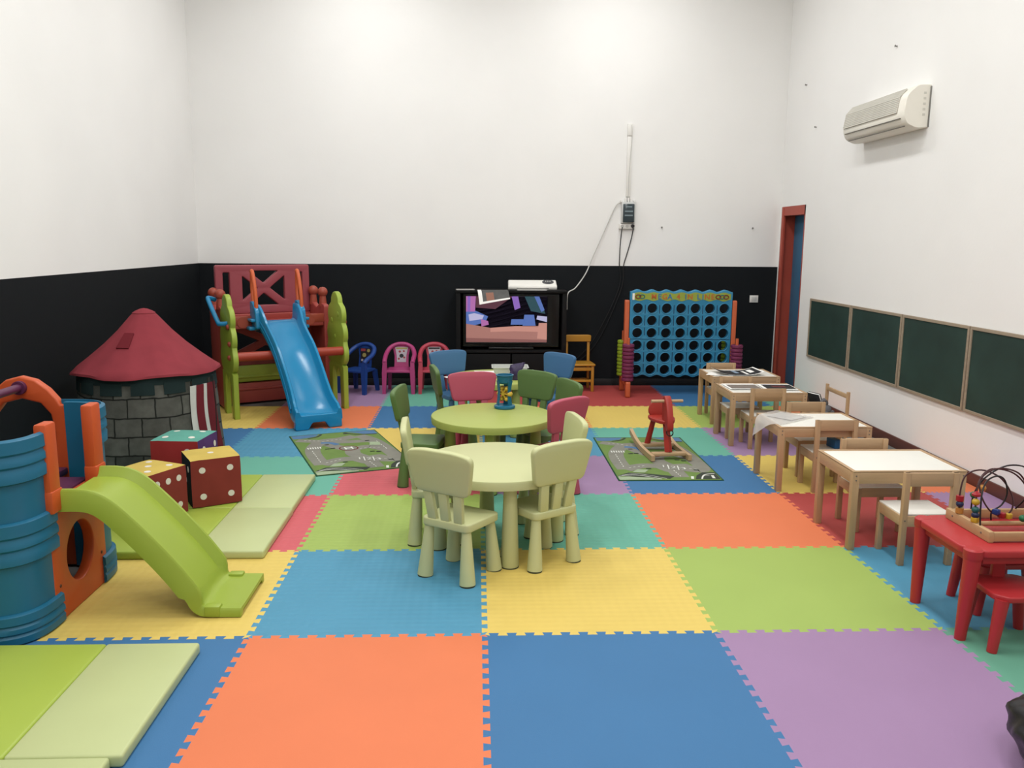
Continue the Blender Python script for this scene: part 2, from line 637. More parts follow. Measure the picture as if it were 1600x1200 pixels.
def round_table(label, m, loc, rz, r=0.425, h=0.48, lr=0.33):
    t = thing('round_table', label, 'table', loc, rz, 'round play tables')
    bm = BM()
    lathe(bm, [(0, h), (r - 0.012, h), (r - 0.004, h - 0.003), (r, h - 0.012), (r - 0.004, h - 0.05), (r - 0.012, h - 0.052), (r - 0.02, h - 0.045), (r - 0.03, h - 0.03), (0, h - 0.03)], 72)
    part('tabletop', t, m, bm)
    for k in range(4):
        a = PI / 2 * k
        x, y = math.cos(a), math.sin(a)
        bm = BM()
        lathe(bm, [(0, h - 0.03), (0.034, h - 0.03), (0.034, h - 0.06), (0.047, 0.01), (0.045, 0.004), (0, 0.004)], 28, (x * lr, y * lr, 0))
        l = part('leg', t, m, bm)
        bm = BM()
        lathe(bm, [(0, 0.006), (0.047, 0.006), (0.047, 0.0), (0, 0.0)], 28, (x * lr, y * lr, 0))
        part('foot_pad', l, FOOT, bm)
    return t

round_table('pale green round table with four pale green chairs, nearest round table', PALE, (0.08, 1.08, 0), R(-80.3))
round_table('lime green round table holding the blue toy tower, second from front', LIMEP, (0.075, 2.30, 0), R(-94), lr=0.295)
round_table('pale lime round table under papers and a plastic box, farthest back', LIMEP, (0.13, 3.93, 0), R(-60))

def make_chair(label, m, loc, rz):
    t = thing('child_chair', label, 'chair', loc, rz, 'moulded plastic chairs around the round tables')
    bm = BM()
    plate(bm, [rpoly([(-0.140, -0.137), (0.140, -0.137), (0.155, 0.132), (-0.155, 0.132)], 0.035)], 0.042, MXY((0, 0, 0.288)), 0.008)
    part('seat', t, m, bm)
    tilt = Matrix.Translation((0, -0.118, 0.30)) @ Matrix.Rotation(R(9), 4, 'X')
    for sx in (-1, 0, 1):
        bm = BM()
        M = tilt @ Matrix.Translation((sx * 0.083, 0, 0.08)) @ Matrix.Rotation(R(sx * 5), 4, 'Y')
        vs = box(bm, (0, 0, 0), (0.052, 0.026, 0.21), bev=0.006)
        bmesh.ops.transform(bm, matrix=M, verts=vs)
        part('back_slat', t, m, bm)
    bm = BM()
    ol = rpoly([(-0.155, 0.0), (0.155, 0.0), (0.195, 0.205), (0.1, 0.222), (-0.1, 0.222), (-0.195, 0.205)], [0.035, 0.035, 0.04, 0.08, 0.08, 0.04])
    plate(bm, [ol], 0.036, tilt @ MXZ((0, 0, 0.155)), 0.009)
    part('backrest', t, m, bm)
    for sx in (-1, 1):
        for sy in (-1, 1):
            bm = BM()
            x, y = sx * 0.110, sy * 0.105
            cone(bm, (x, y, 0.272), (x * 1.16, y * 1.16, 0.006), 0.023, 0.04, 24)
            l = part('leg', t, m, bm)
            bm = BM()
            cone(bm, (x * 1.16, y * 1.16, 0.008), (x * 1.16, y * 1.16, 0.0), 0.0385, 0.0385, 24)
            part('foot_pad', l, FOOT, bm)
    return t

ch = make_chair('pale green chair with its back to us, front left of the pale green table', PALE, (-0.119, 0.686, 0), R(-33.4))
GC = 'moulded plastic chairs around the round tables'
for lab, m, x, y, a in (
    ('pale green chair with its back to us, front right of the pale green table', PALE, 0.301, 0.862, 33),
    ('pale green chair seen edge-on at the left side of the pale green table', PALE, -0.262, 1.216, -87.2),
    ('pale green chair at the right side of the pale green table, inner side showing', PALE, 0.37, 1.331, 99.5),
    ('dark green chair with green seat at the left of the lime round table', DKGR, -0.40, 2.30, -98),
    ('pink chair behind the lime table, left of the blue toy tower', PINKP, -0.036, 2.80, 192),
    ('dark green chair behind the lime table, right of the blue toy tower', DKGR, 0.318, 2.90, 138),
    ('dark green chair at the right of the lime table, behind the pink chair', DKGR, 0.475, 2.545, 110),
    ('pink chair with its back to us at the right of the lime table', PINKP, 0.44, 2.02, 42),
    ('narrow-looking dark green chair seen edge-on in front of the left blue chair', DKGR, -0.205, 3.30, -79),
    ('blue chair behind the farthest table, left of the plastic box', BLUEP, -0.215, 4.09, 210),
    ('blue chair at the right of the farthest table, by the yellow chair', BLUEP, 0.58, 3.96, 131.5),
):
    dup(ch, lab, (x, y, 0), R(a), GC, {PALE: m})

# toy tower on the lime table
TOY = plastic('teal_blue_toy_plastic', '#1f7496', 0.35)
TOYY = plastic('yellow_toy_plastic', '#e3bf45', 0.4)
t = thing('toy_tower', 'blue sand wheel toy with yellow paddle wheel on the lime table', 'toy', (0.163, 2.52, 0.48))
bm = BM(); lathe(bm, [(0, 0.0), (0.072, 0.0), (0.076, 0.008), (0.074, 0.02), (0.055, 0.026), (0.045, 0.018), (0, 0.018)], 36)
part('base', t, TOY, bm)
for k in range(3):
    a = 2 * PI * k / 3 + 1.35
    bm = BM()
    secs = []
    for (r, z, wd) in ((0.052, 0.018, 0.036), (0.046, 0.07, 0.028), (0.043, 0.12, 0.024), (0.047, 0.165, 0.03), (0.05, 0.2, 0.045)):
        ca, sa = math.cos(a), math.sin(a)
        q = []
        for (dr, dt) in ((-0.005, -wd / 2), (0.005, -wd / 2), (0.005, wd / 2), (-0.005, wd / 2)):
            q.append((ca * (r + dr) - sa * dt, sa * (r + dr) + ca * dt, z))
        secs.append(q)
    loft(bm, secs)
    part('post', t, TOY, bm)
bm = BM(); lathe(bm, [(0, 0.178), (0.04, 0.178), (0.052, 0.19), (0.058, 0.235), (0.064, 0.237), (0.064, 0.242), (0.053, 0.242), (0.046, 0.196), (0, 0.188)], 36)
part('funnel', t, TOY, bm)
bm = BM()
cone(bm, (-0.028, 0, 0.105), (0.028, 0, 0.105), 0.012, 0.012, 16)
for k in range(6):
    a = PI / 3 * k
    box(bm, (0, 0.024 * math.cos(a), 0.105 + 0.024 * math.sin(a)), (0.05, 0.04, 0.007), (a, 0, 0), 0.002)
    ball(bm, (0, 0.044 * math.cos(a), 0.105 + 0.044 * math.sin(a)), 0.018, (1.5, 1, 1), 14)
bmesh.ops.rotate(bm, cent=(0, 0, 0), matrix=Matrix.Rotation(R(55), 3, 'Z'), verts=bm.verts[:])
part('paddle_wheel', t, TOYY, bm)

# things on the farthest table
PAPER = mat('white_paper', '#efeeea', 0.8, var=0.02)
PAPERG = mat('grey_print', '#8d8f93', 0.7, var=0.3, vscale=30)
PAPERK = mat('black_print', '#1c1d20', 0.6, var=0.2, vscale=20)
def sheet(name, label, loc, rz, w, d, curl=0.0, group=None, prints=(), m=PAPER, extra=()):
    """paper with a gentle curl along x; prints = (x0,y0,x1,y1,slot) rectangles lifted a hair above"""
    bm = BM()
    def zc(x, y):
        return curl * max(0.0, abs(x) / (w / 2) - 0.25) ** 2
    def grid(x0, y0, x1, y1, dz, idx, nx=10, ny=2):
        n0 = len(bm.faces)
        rows = []
        for i in range(nx + 1):
            x = x0 + (x1 - x0) * i / nx
            rows.append([bm.verts.new((x, y0 + (y1 - y0) * j / ny, zc(x, 0) + dz)) for j in range(ny + 1)])
        for i in range(nx):
            for j in range(ny):
                f = bm.faces.new((rows[i][j], rows[i + 1][j], rows[i + 1][j + 1], rows[i][j + 1]))
                f.material_index = idx
    grid(-w / 2, -d / 2, w / 2, d / 2, 0.0012, 0)
    for (a, b, c_, d_, k) in prints:
        grid(a * w / 2, b * d / 2, c_ * w / 2, d_ * d / 2, 0.0018 + 0.0004 * k, k)
    return solo(name, label, 'paper', [m] + list(extra), bm, loc, rz, group)
sheet('paper_sheet', 'white paper at the left edge of the farthest table, behind the pink chair', (-0.145, 3.88, 0.48), R(28), 0.30, 0.21, 0.0)
sheet('paper_sheet', 'white paper left of the plastic box on the farthest table', (0.05, 4.15, 0.4815), R(4), 0.21, 0.16, 0.004)
sheet('paper_sheet', 'crumpled white paper with a raised edge right of the plastic box', (0.50, 3.95, 0.48), R(-14), 0.12, 0.22, 0.07)
sheet('paper_sheet', 'white paper pointing out at the right edge of the farthest table', (0.48, 3.68, 0.484), R(-30), 0.21, 0.15, 0.0)
bm = BM()
def tray(bm, w0, d0, w1, d1, h, th=0.004, lip=0.012):
    o0 = rpoly([(-w0, -d0), (w0, -d0), (w0, d0), (-w0, d0)], 0.02, 4)
    o1 = rpoly([(-w1, -d1), (w1, -d1), (w1, d1), (-w1, d1)], 0.02, 4)
    o2 = rpoly([(-w1 - lip, -d1 - lip), (w1 + lip, -d1 - lip), (w1 + lip, d1 + lip), (-w1 - lip, d1 + lip)], 0.025, 4)
    i1 = rpoly([(-w1 + th, -d1 + th), (w1 - th, -d1 + th), (w1 - th, d1 - th), (-w1 + th, d1 - th)], 0.02, 4)
    i0 = rpoly([(-w0 + th, -d0 + th), (w0 - th, -d0 + th), (w0 - th, d0 - th), (-w0 + th, d0 - th)], 0.02, 4)
    loft(bm, [[(x, y, z) for x, y in q] for q, z in ((o0, 0), (o1, h - 0.004), (o2, h - 0.004), (o2, h), (i1, h), (i0, th))])
tray(bm, 0.13, 0.08, 0.15, 0.10, 0.095)
clear = bpy.data.materials.new('frosted_clear_plastic')
clear.use_nodes = True
_b = clear.node_tree.nodes['Principled BSDF']
_b.inputs['Base Color'].default_value = (0.72, 0.74, 0.7, 1)
_b.inputs['Roughness'].default_value = 0.3
_b.inputs['Alpha'].default_value = 0.6
solo('plastic_box', 'frosted plastic box of crayons on the farthest round table', 'box', clear, bm, (0.255, 3.92, 0.48), 0)
for i, (x, y, z, h, n, lab) in enumerate((
    (0.165, 3.915, 0.513, '#8a2f32', 'red', 'red wax crayon lying in the left of the plastic box'),
    (0.205, 3.915, 0.518, '#5a3c2e', 'brown', 'brown wax crayon beside the red one in the plastic box'),
    (0.25, 3.915, 0.514, '#2e3136', 'black', 'black wax crayon in the middle of the plastic box'),
    (0.32, 3.92, 0.513, '#4d5a38', 'olive', 'olive wax crayon in the right of the plastic box'))):
    bm = BM(); cone(bm, (-0.04, 0, 0), (0.03, 0, 0), 0.009, 0.009, 12); cone(bm, (0.03, 0, 0), (0.045, 0, 0), 0.009, 0.003, 12)
    solo('crayon', lab, 'crayon', mat('crayon_' + n, h, 0.6), bm, (x, y, 0.4935), R(80 + 9 * i), 'crayons in the plastic box')
bm = BM()
secs = []
for i in range(13):
    u = i / 12
    z = 0.002 + 0.14 * u
    th = 0.006 + 0.045 * math.sin(PI * min(1.0, 0.12 + 0.85 * u)) ** 0.8
    hw = 0.055 + 0.006 * math.sin(9 * u)
    sec = []
    for k in range(20):
        an = 2 * PI * k / 20
        cr = 1 + 0.08 * math.sin(5 * an + 7 * u) + 0.06 * math.sin(9 * an - 11 * u)
        sec.append((math.copysign(abs(math.cos(an)) ** 0.6, math.cos(an)) * hw * cr + 0.03 * u, math.copysign(abs(math.sin(an)) ** 0.8, math.sin(an)) * th * 0.5 * cr + 0.012 * u, z + 0.012 * u * math.cos(an)))
    secs.append(sec)
loft(bm, secs)
solo('snack_bag', 'dark purple crinkled packet leaning in front of the plastic box', 'packet', mat('dark_purple_foil', '#41345c', 0.3, var=0.5, vscale=40), bm, (0.285, 3.735, 0.48), 0)

# ------------------------------------------------------------------ small wooden tables and chairs
PINE = wood('pale_pine', '#d0ad86', 0)
PINEX = wood('pale_pine_upright', '#cca880', 2)
WHT = mat('white_laminate', '#eceae2', 0.35, var=0.02)
SCREW = mat('screw_steel', '#77706a', 0.35)
def wood_table(label, x0, y0, w=0.63, d=0.48, h=0.445):
    t = thing('wooden_table', label, 'table', (x0 + w / 2, y0 + d / 2, 0), 0, 'small wooden tables along the right wall')
    lw = 0.038
    for sx in (-1, 1):
        for sy in (-1, 1):
            bm = BM(); box(bm, (sx * (w - lw) / 2, sy * (d - lw) / 2, h / 2 - 0.003), (lw, lw, h - 0.006), bev=0.003)
            l = part('leg', t, PINEX, bm)
            bm = BM()
            for zz in (h - 0.025, h - 0.05):
                cone(bm, (sx * (w - lw) / 2, sy * (d / 2 - 0.0005), zz), (sx * (w - lw) / 2, sy * (d / 2 + 0.0012), zz), 0.0045, 0.004, 10)
            part('screw', l, SCREW, bm)
    ah = 0.068
    for sy in (-1, 1):
        bm = BM(); box(bm, (0, sy * (d - 0.016) / 2, h - ah / 2), (w - 2 * lw + 0.006, 0.016, ah), bev=0.002)
        part('apron', t, PINE, bm)
    for sx in (-1, 1):
        bm = BM(); box(bm, (sx * (w - 0.016) / 2, 0, h - ah / 2), (0.016, d - 2 * lw + 0.006, ah), bev=0.002)
        part('apron', t, wood('pale_pine_depth', '#d0ad86', 1), bm)
    bm = BM()
    plate(bm, [rect(-w / 2, -d / 2, w / 2, d / 2), rect(-w / 2 + 0.02, -d / 2 + 0.02, w / 2 - 0.02, d / 2 - 0.02)], 0.008, MXY((0, 0, h - 0.002)), 0.0015)
    part('rim', t, PINE, bm)
    bm = BM(); box(bm, (0, 0, h - 0.006), (w - 0.036, d - 0.036, 0.008))
    part('tabletop', t, WHT, bm, 'white panel set into the wooden rim')
    return t
wood_table('pale wooden table with a bare white top, nearest of the wooden tables', 1.995, 0.945)
wood_table('wooden table with a clear sheet drooping over its corner, second nearest', 1.985, 2.03)
wood_table('wooden table with a red and black picture, third nearest', 2.045, 3.30)
wood_table('wooden table with a curled black and white picture, farthest of the wooden tables', 2.12, 4.13)

def make_wchair(label, loc, rz):
    t = thing('wooden_chair', label, 'chair', loc, rz, 'small wooden chairs along the right wall')
    w, d, h, sh = 0.285, 0.27, 0.50, 0.275
    lw = 0.03
    for sx in (-1, 1):
        bm = BM(); box(bm, (sx * (w - lw) / 2, (d - lw) / 2, (sh - 0.01) / 2), (lw, lw, sh - 0.01), bev=0.003)
        part('front_leg', t, PINEX, bm)
        bm = BM(); box(bm, (sx * (w - lw) / 2, -(d - lw) / 2, h / 2), (lw, lw, h), bev=0.003)
        l = part('back_post', t, PINEX, bm)
        bm = BM(); cone(bm, (sx * (w - lw) / 2, -d / 2 + 0.0005, sh - 0.03), (sx * (w - lw) / 2, -d / 2 - 0.0012, sh - 0.03), 0.0045, 0.004, 10)
        part('screw', l, SCREW, bm)
        bm = BM(); box(bm, (sx * (w - 0.016) / 2, 0, sh - 0.035), (0.016, d - 2 * lw + 0.004, 0.055), bev=0.002)
        part('apron', t, wood('pale_pine_depth', '#d0ad86', 1), bm)
    for sy in (-1, 1):
        bm = BM(); box(bm, (0, sy * (d - 0.018) / 2, sh - 0.035), (w - 2 * lw + 0.004, 0.016, 0.055), bev=0.002)
        part('apron', t, PINE, bm)
    bm = BM(); box(bm, (0, 0.012, sh - 0.006), (w - 0.012, d - 0.03, 0.01), bev=0.002)
    part('seat', t, WHT, bm, 'white seat panel')
    bm = BM(); box(bm, (0, -d / 2 + 0.012, h - 0.036), (w - 0.004, 0.018, 0.072), bev=0.003)
    part('back_rail', t, PINE, bm)
    return t
wc = make_wchair('wooden chair with white seat in front of the nearest wooden table', (2.305, 0.850, 0), 0)
GW = 'small wooden chairs along the right wall'
for lab, x, y, a in (
    ('wooden chair tucked behind the nearest wooden table, only its back rail above', 2.30, 1.36, 180),
    ('wooden chair in front of the table with the drooping sheet', 2.36, 2.128, 0),
    ('wooden chair tucked behind the table with the drooping sheet', 2.40, 2.52, 180),
    ('wooden chair in front of the table with the red and black picture', 2.315, 3.33, 0),
    ('wooden chair tucked behind the table with the red and black picture', 2.235, 3.70, 180),
    ('wooden chair tucked behind the farthest wooden table', 2.345, 4.525, 180),
):
    dup(wc, lab, (x, y, 0), R(a), GW)

# papers on the wooden tables
REDP = mat('dark_red_print', '#6e2226', 0.5, var=0.5, vscale=25)
GRYB = mat('greyish_brown_print', '#8b8078', 0.5, var=0.15, vscale=25)
BLUP = mat('pale_blue_print', '#9db4cc', 0.5, var=0.1)
sheet('picture_sheet', 'curled black and white picture sheet on the farthest wooden table', (2.40, 4.33, 0.4512), R(2), 0.42, 0.30, 0.06, None,
      ((-0.93, -0.9, 0.93, 0.9, 1), (-0.1, -0.2, 0.1, 0.8, 2), (0.3, -0.7, 0.42, 0.5, 3), (0.55, -0.3, 0.75, 0.6, 3)), PAPER, (PAPERK, BLUP, PAPER))
sheet('picture_sheet', 'white sheet lying at the left of the farthest wooden table', (2.24, 4.27, 0.4472), R(-30), 0.24, 0.2, 0.0)
sheet('picture_sheet', 'sheet with a grey brown window at the left of the third wooden table', (2.225, 3.60, 0.449), R(0), 0.28, 0.28, 0.0, None,
      ((-0.85, -0.75, 0.95, 0.6, 1),), PAPER, (GRYB,))
sheet('picture_sheet', 'dark red and black picture sheet at the right of the third wooden table', (2.52, 3.58, 0.449), R(-3), 0.28, 0.28, 0.0, None,
      ((-0.8, -0.75, 0.95, 0.75, 1), (-0.3, -0.25, 0.5, 0.3, 2)), PAPER, (PAPERK, REDP))
# clear laminated sheet lying askew, one corner drooping over the left table edge
bm = BM()
nx, ny = 22, 16
rows = []
ang_ = R(38)
for i in range(nx + 1):
    row = []
    for j in range(ny + 1):
        px, py = (i / nx - 0.5) * 0.42, (j / ny - 0.5) * 0.30
        x = px * math.cos(ang_) - py * math.sin(ang_)
        y = px * math.sin(ang_) + py * math.cos(ang_)
        over = -x - 0.085
        rr = 0.06
        if over <= 0:
            X, Z = x, 0.0
        else:
            th = min(over / rr, 1.15)
            ex = max(0.0, over - rr * 1.15)
            X = -(0.085 + rr * math.sin(th) + ex * math.cos(1.15))
            Z = -rr * (1 - math.cos(th)) - ex * math.sin(1.15)
        row.append(bm.verts.new((X, y, Z + 0.0015)))
    rows.append(row)
for i in range(nx):
    for j in range(ny):
        f = bm.faces.new((rows[i][j], rows[i + 1][j], rows[i + 1][j + 1], rows[i][j + 1]))
        f.material_index = 1 if (9 < i < 20 and 2 <= j <= 12) else 0
clr2 = bpy.data.materials.new('clear_laminate')
clr2.use_nodes = True
_b = clr2.node_tree.nodes['Principled BSDF']
_b.inputs['Base Color'].default_value = (0.75, 0.73, 0.7, 1)
_b.inputs['Roughness'].default_value = 0.12
_b.inputs['Alpha'].default_value = 0.5
solo('laminated_sheet', 'clear laminated sheet drooping over the left corner of a wooden table', 'sheet', [clr2, mat('pale_grey_print', '#c9c8c4', 0.25, var=0.1, vscale=12)], bm, (2.085, 2.335, 0.4490), R(0))
# slim wide chair against the right wall, book and soft toy on it
lc = thing('wooden_chair', 'slim wooden chair with a thin back rail standing sideways against the right wall', 'chair', (2.80, 3.25, 0), R(90), GW)
for sx in (-1, 1):
    bm = BM(); box(bm, (sx * 0.20, -0.10, 0.25), (0.024, 0.024, 0.50), bev=0.004)
    part('back_post', lc, PINEX, bm)
    bm = BM(); box(bm, (sx * 0.20, 0.10, 0.132), (0.024, 0.024, 0.264), bev=0.004)
    part('front_leg', lc, PINEX, bm)
    bm = BM(); box(bm, (sx * 0.20, 0.0, 0.25), (0.014, 0.18, 0.03), bev=0.002)
    part('side_rail', lc, wood('pale_pine_depth', '#d0ad86', 1), bm)
bm = BM(); box(bm, (0, -0.10, 0.462), (0.38, 0.014, 0.034), bev=0.003)
part('back_rail', lc, PINE, bm)
for yy in (-0.10, 0.10):
    bm = BM(); box(bm, (0, yy, 0.25), (0.38, 0.014, 0.03), bev=0.002)
    part('cross_rail', lc, PINE, bm)
bm = BM(); box(bm, (0, 0.0, 0.27), (0.43, 0.225, 0.012), bev=0.003)
part('seat', lc, PINE, bm)
bt = thing('picture_book', 'hardback picture book propped up on the slim chair by the right wall', 'book', (2.79, 3.40, 0.2765), R(20))
bm = BM(); box(bm, (0.0, 0, 0.082), (0.012, 0.13, 0.15), (0, R(-24), 0), 0.002)
part('pages', bt, PAPER, bm)
bm = BM(); box(bm, (0.0085, 0, 0.0855), (0.004, 0.138, 0.158), (0, R(-24), 0), 0.0015); box(bm, (-0.0085, 0, 0.0785), (0.003, 0.138, 0.156), (0, R(-24), 0), 0.001)
part('cover', bt, mat('dark_slate_cover', '#33373c', 0.5, var=0.25, vscale=14), bm, 'dark printed cover')
bm = BM()
for (x, y, z, r, s) in ((0, 0, 0.045, 0.05, (1, 0.9, 0.9)), (0.0, 0.02, 0.098, 0.034, (1, 1, 1)), (0.03, -0.035, 0.025, 0.025, (1.3, 0.7, 0.9)), (-0.035, -0.03, 0.024, 0.025, (1.2, 0.8, 0.9)), (0.02, 0.04, 0.122, 0.014, (1, 1, 1)), (-0.02, 0.0, 0.126, 0.014, (1, 1, 1))):
    ball(bm, (x, y, z), r, s, 14)
solo('soft_toy', 'small grey soft toy sitting on the slim chair beside the picture book', 'soft toy', fabric('grey_plush', '#77767a'), bm, (2.80, 3.22, 0.2762), R(30))
bm = BM(); box(bm, (0, 0, 0.03), (0.05, 0.10, 0.06), bev=0.004)
solo('small_box', 'small blue box on the chair seat in front of the second wooden table', 'box', mat('blue_card', '#2f6ea5', 0.5), bm, (2.42, 2.17, 0.2755), R(10))

# ------------------------------------------------------------------ red plastic table, chairs and bead maze
REDPL = plastic('red_plastic', '#c8363a', 0.42)
rt = thing('red_table', 'red plastic child table under the bead maze, at the right edge', 'table', (2.385, 0.095, 0), 0)
def red_top(w, d, notch):
    n = notch
    return rpoly([(-w + n, -d), (w - n, -d), (w - n * 0.55, -d + n * 0.45), (w, -d + n), (w, d - n), (w - n * 0.55, d - n * 0.45), (w - n, d), (-w + n, d), (-w + n * 0.55, d - n * 0.45), (-w, d - n), (-w, -d + n), (-w + n * 0.55, -d + n * 0.45)], 0.02, 4)
bm = BM(); plate(bm, [red_top(0.385, 0.235, 0.075)], 0.034, MXY((0, 0, 0.393)), 0.008)
part('tabletop', rt, REDPL, bm)
for sx in (-1, 1):
    for sy in (-1, 1):
        bm = BM(); cone(bm, (sx * 0.348, sy * 0.198, 0.388), (sx * 0.36, sy * 0.185, 0.0), 0.036, 0.023, 20)
        lathe(bm, [(0, 0.411), (0.03, 0.411), (0.039, 0.404), (0.039, 0.37), (0.034, 0.36), (0, 0.36)], 20, (sx * 0.348, sy * 0.198, 0))
        part('leg', rt, REDPL, bm)
for sy in (-1, 1):
    bm = BM(); box(bm, (0, sy * 0.2, 0.362), (0.62, 0.016, 0.04), bev=0.004)
    part('apron', rt, REDPL, bm)
for sx in (-1, 1):
    bm = BM(); box(bm, (sx * 0.35, 0, 0.362), (0.016, 0.32, 0.04), bev=0.004)
    part('apron', rt, REDPL, bm)
def red_chair(label, loc, rz):
    t = thing('red_chair', label, 'chair', loc, rz, 'red plastic child chairs')
    bm = BM(); plate(bm, [red_top(0.128, 0.125, 0.042)], 0.026, MXY((0, 0, 0.232)), 0.006)
    part('seat', t, REDPL, bm)
    for sx in (-1, 1):
        for sy in (-1, 1):
            bm = BM(); cone(bm, (sx * 0.097, sy * 0.095, 0.225), (sx * 0.125, sy * 0.105, 0), 0.028, 0.02, 18)
            part('leg', t, REDPL, bm)
    bm = BM(); plate(bm, [rpoly([(-0.03, 0), (0.03, 0), (0.028, 0.075), (0.11, 0.08), (0.11, 0.105), (-0.11, 0.105), (-0.11, 0.08), (-0.028, 0.075)], 0.012, 4)], 0.022, MXZ((0, 0.10, 0.24)), 0.005)
    part('backrest', t, REDPL, bm)
    return t
red_chair('red plastic chair pushed under the front of the red table', (2.215, -0.105, 0), 0)
red_chair('red plastic chair on the far side of the red table, mostly hidden behind legs', (2.36, 0.245, 0), R(0))

# bead maze
BZ = 0.411
mz = thing('bead_maze', 'wooden bead maze with looping wires on the red table', 'toy', (2.36, 0.10, BZ), R(0))
MW = wood('beech_frame', '#d3ab7d', 1)
X0, X1, Y0, Y1 = -0.215, 0.215, -0.135, 0.175
bm = BM(); box(bm, (X0, (Y0 + Y1) / 2, 0.024), (0.024, Y1 - Y0 + 0.024, 0.048), bev=0.004)
part('frame_rail', mz, MW, bm)
bm = BM(); box(bm, (X1, (Y0 + Y1) / 2, 0.024), (0.024, Y1 - Y0 + 0.024, 0.048), bev=0.004)
part('frame_rail', mz, MW, bm)
for yy in (Y0, 0.03, Y1):
    bm = BM()
    if yy == 0.03:
        cone(bm, (X0, yy, 0.024), (X1, yy, 0.024), 0.011, 0.011, 16)
    else:
        box(bm, (0, yy, 0.024), (X1 - X0 - 0.02, 0.02, 0.04), bev=0.004)
    part('cross_rail', mz, wood('beech_cross', '#cfa678', 0), bm)
bm = BM()
for yy in (-0.09, 0.13):
    cone(bm, (X0 - 0.0115, yy, 0.026), (X0 - 0.0135, yy, 0.026), 0.005, 0.0045, 10)
part('screw', mz, SCREW, bm)
WIRE = mat('dark_plum_wire', '#46181c', 0.35)
WIREK = mat('black_wire', '#1d1519', 0.35)
zt = 0.048
wires = [
    (WIRE, [(X0, 0.10, zt), (X0, 0.11, 0.13), (X0 + 0.03, 0.13, 0.215), (X0 + 0.095, 0.12, 0.245), (X0 + 0.16, 0.08, 0.22), (X0 + 0.20, 0.05, 0.15), (X0 + 0.195, 0.03, 0.09), (X0 + 0.15, 0.02, 0.063), (X0 + 0.10, 0.03, 0.08), (X0 + 0.07, 0.06, 0.14), (X0 + 0.075, 0.09, 0.21), (X0 + 0.13, 0.10, 0.255), (X0 + 0.22, 0.08, 0.24), (X0 + 0.275, 0.05, 0.17), (X0 + 0.27, 0.02, 0.10), (X0 + 0.225, -0.03, 0.062), (X0 + 0.24, -0.06, zt)]),
    (WIREK, [(X0, -0.06, zt), (X0, -0.05, 0.13), (X0 + 0.015, -0.03, 0.20), (X0 + 0.055, 0.0, 0.235), (X0 + 0.11, 0.02, 0.245), (X0 + 0.15, 0.03, 0.22), (X0 + 0.165, 0.03, 0.16), (X0 + 0.145, 0.03, 0.11), (X0 + 0.105, 0.03, 0.08), (X0 + 0.105, 0.03, 0.04)]),
    (WIRE, [(X0, -0.02, zt), (X0 + 0.002, -0.01, 0.14), (X0 + 0.03, 0.02, 0.23), (X0 + 0.12, 0.05, 0.27), (X0 + 0.22, 0.05, 0.25), (X0 + 0.27, 0.03, 0.17), (X0 + 0.30, 0.0, 0.11), (X0 + 0.33, -0.01, 0.10), (X0 + 0.36, 0.0, 0.14), (X0 + 0.38, 0.0, 0.21), (X0 + 0.41, 0.0, 0.22), (X1, 0.0, 0.14), (X1, 0.0, zt)]),
    (WIREK, [(X0 + 0.10, Y1, 0.044), (X0 + 0.10, Y1 - 0.01, 0.12), (X0 + 0.14, Y1 - 0.02, 0.20), (X0 + 0.22, Y1 - 0.04, 0.26), (X0 + 0.31, Y1 - 0.05, 0.25), (X0 + 0.35, Y1 - 0.05, 0.17), (X0 + 0.33, Y1 - 0.03, 0.10), (X0 + 0.31, Y1, 0.044)]),
]
for m, pts in wires:
    bm = BM(); tube(bm, smooth_path(pts, 7), 0.0037, 8)
    part('wire', mz, m, bm)
BC = {k: plastic('bead_' + k, v, 0.35) for k, v in dict(red='#b0202c', navy='#232c55', tan='#c98b43', yellow='#d9b032', teal='#1d6260', blue='#2a3f86', green='#24764c', orange='#d08a2c').items()}
for (k, x, y, z, shp) in (
    ('tan', X0, 0.10, 0.063, 'c'), ('navy', X0, 0.102, 0.092, 'b'), ('red', X0, 0.106, 0.118, 'c'),
    ('yellow', X0, -0.02, 0.06, 'q'), ('navy', X0, -0.019, 0.080, 'b'), ('teal', X0 + 0.001, -0.015, 0.103, 'b'), ('yellow', X0 + 0.002, -0.010, 0.137, 'b'), ('red', X0 + 0.008, 0.0, 0.169, 'd'),
    ('green', X0 + 0.10, 0.165, 0.115, 'b'), ('orange', X0 + 0.13, 0.155, 0.15, 'b'),
    ('blue', X0 + 0.118, 0.02, 0.082, 'q'), ('red', X0 + 0.145, 0.02, 0.066, 'q'), ('yellow', X0 + 0.175, 0.02, 0.062, 'q'), ('green', X0 + 0.215, -0.02, 0.064, 'b'), ('blue', X0 + 0.243, -0.03, 0.082, 'q')):
    bm = BM()
    if shp == 'b':
        ball(bm, (x, y, z), 0.0165, (1, 1, 0.95), 18)
    elif shp == 'c':
        cone(bm, (x, y, z - 0.012), (x, y, z + 0.012), 0.0165, 0.0165, 18)
    elif shp == 'd':
        lathe(bm, [(0, z - 0.014), (0.02, z - 0.006), (0.02, z + 0.002), (0, z + 0.016)], 18, (x, y, 0))
    else:
        box(bm, (x, y, z), (0.027, 0.027, 0.024), (0, 0, 0.5), 0.004)
    part('bead', mz, BC[k], bm, k + ' bead')
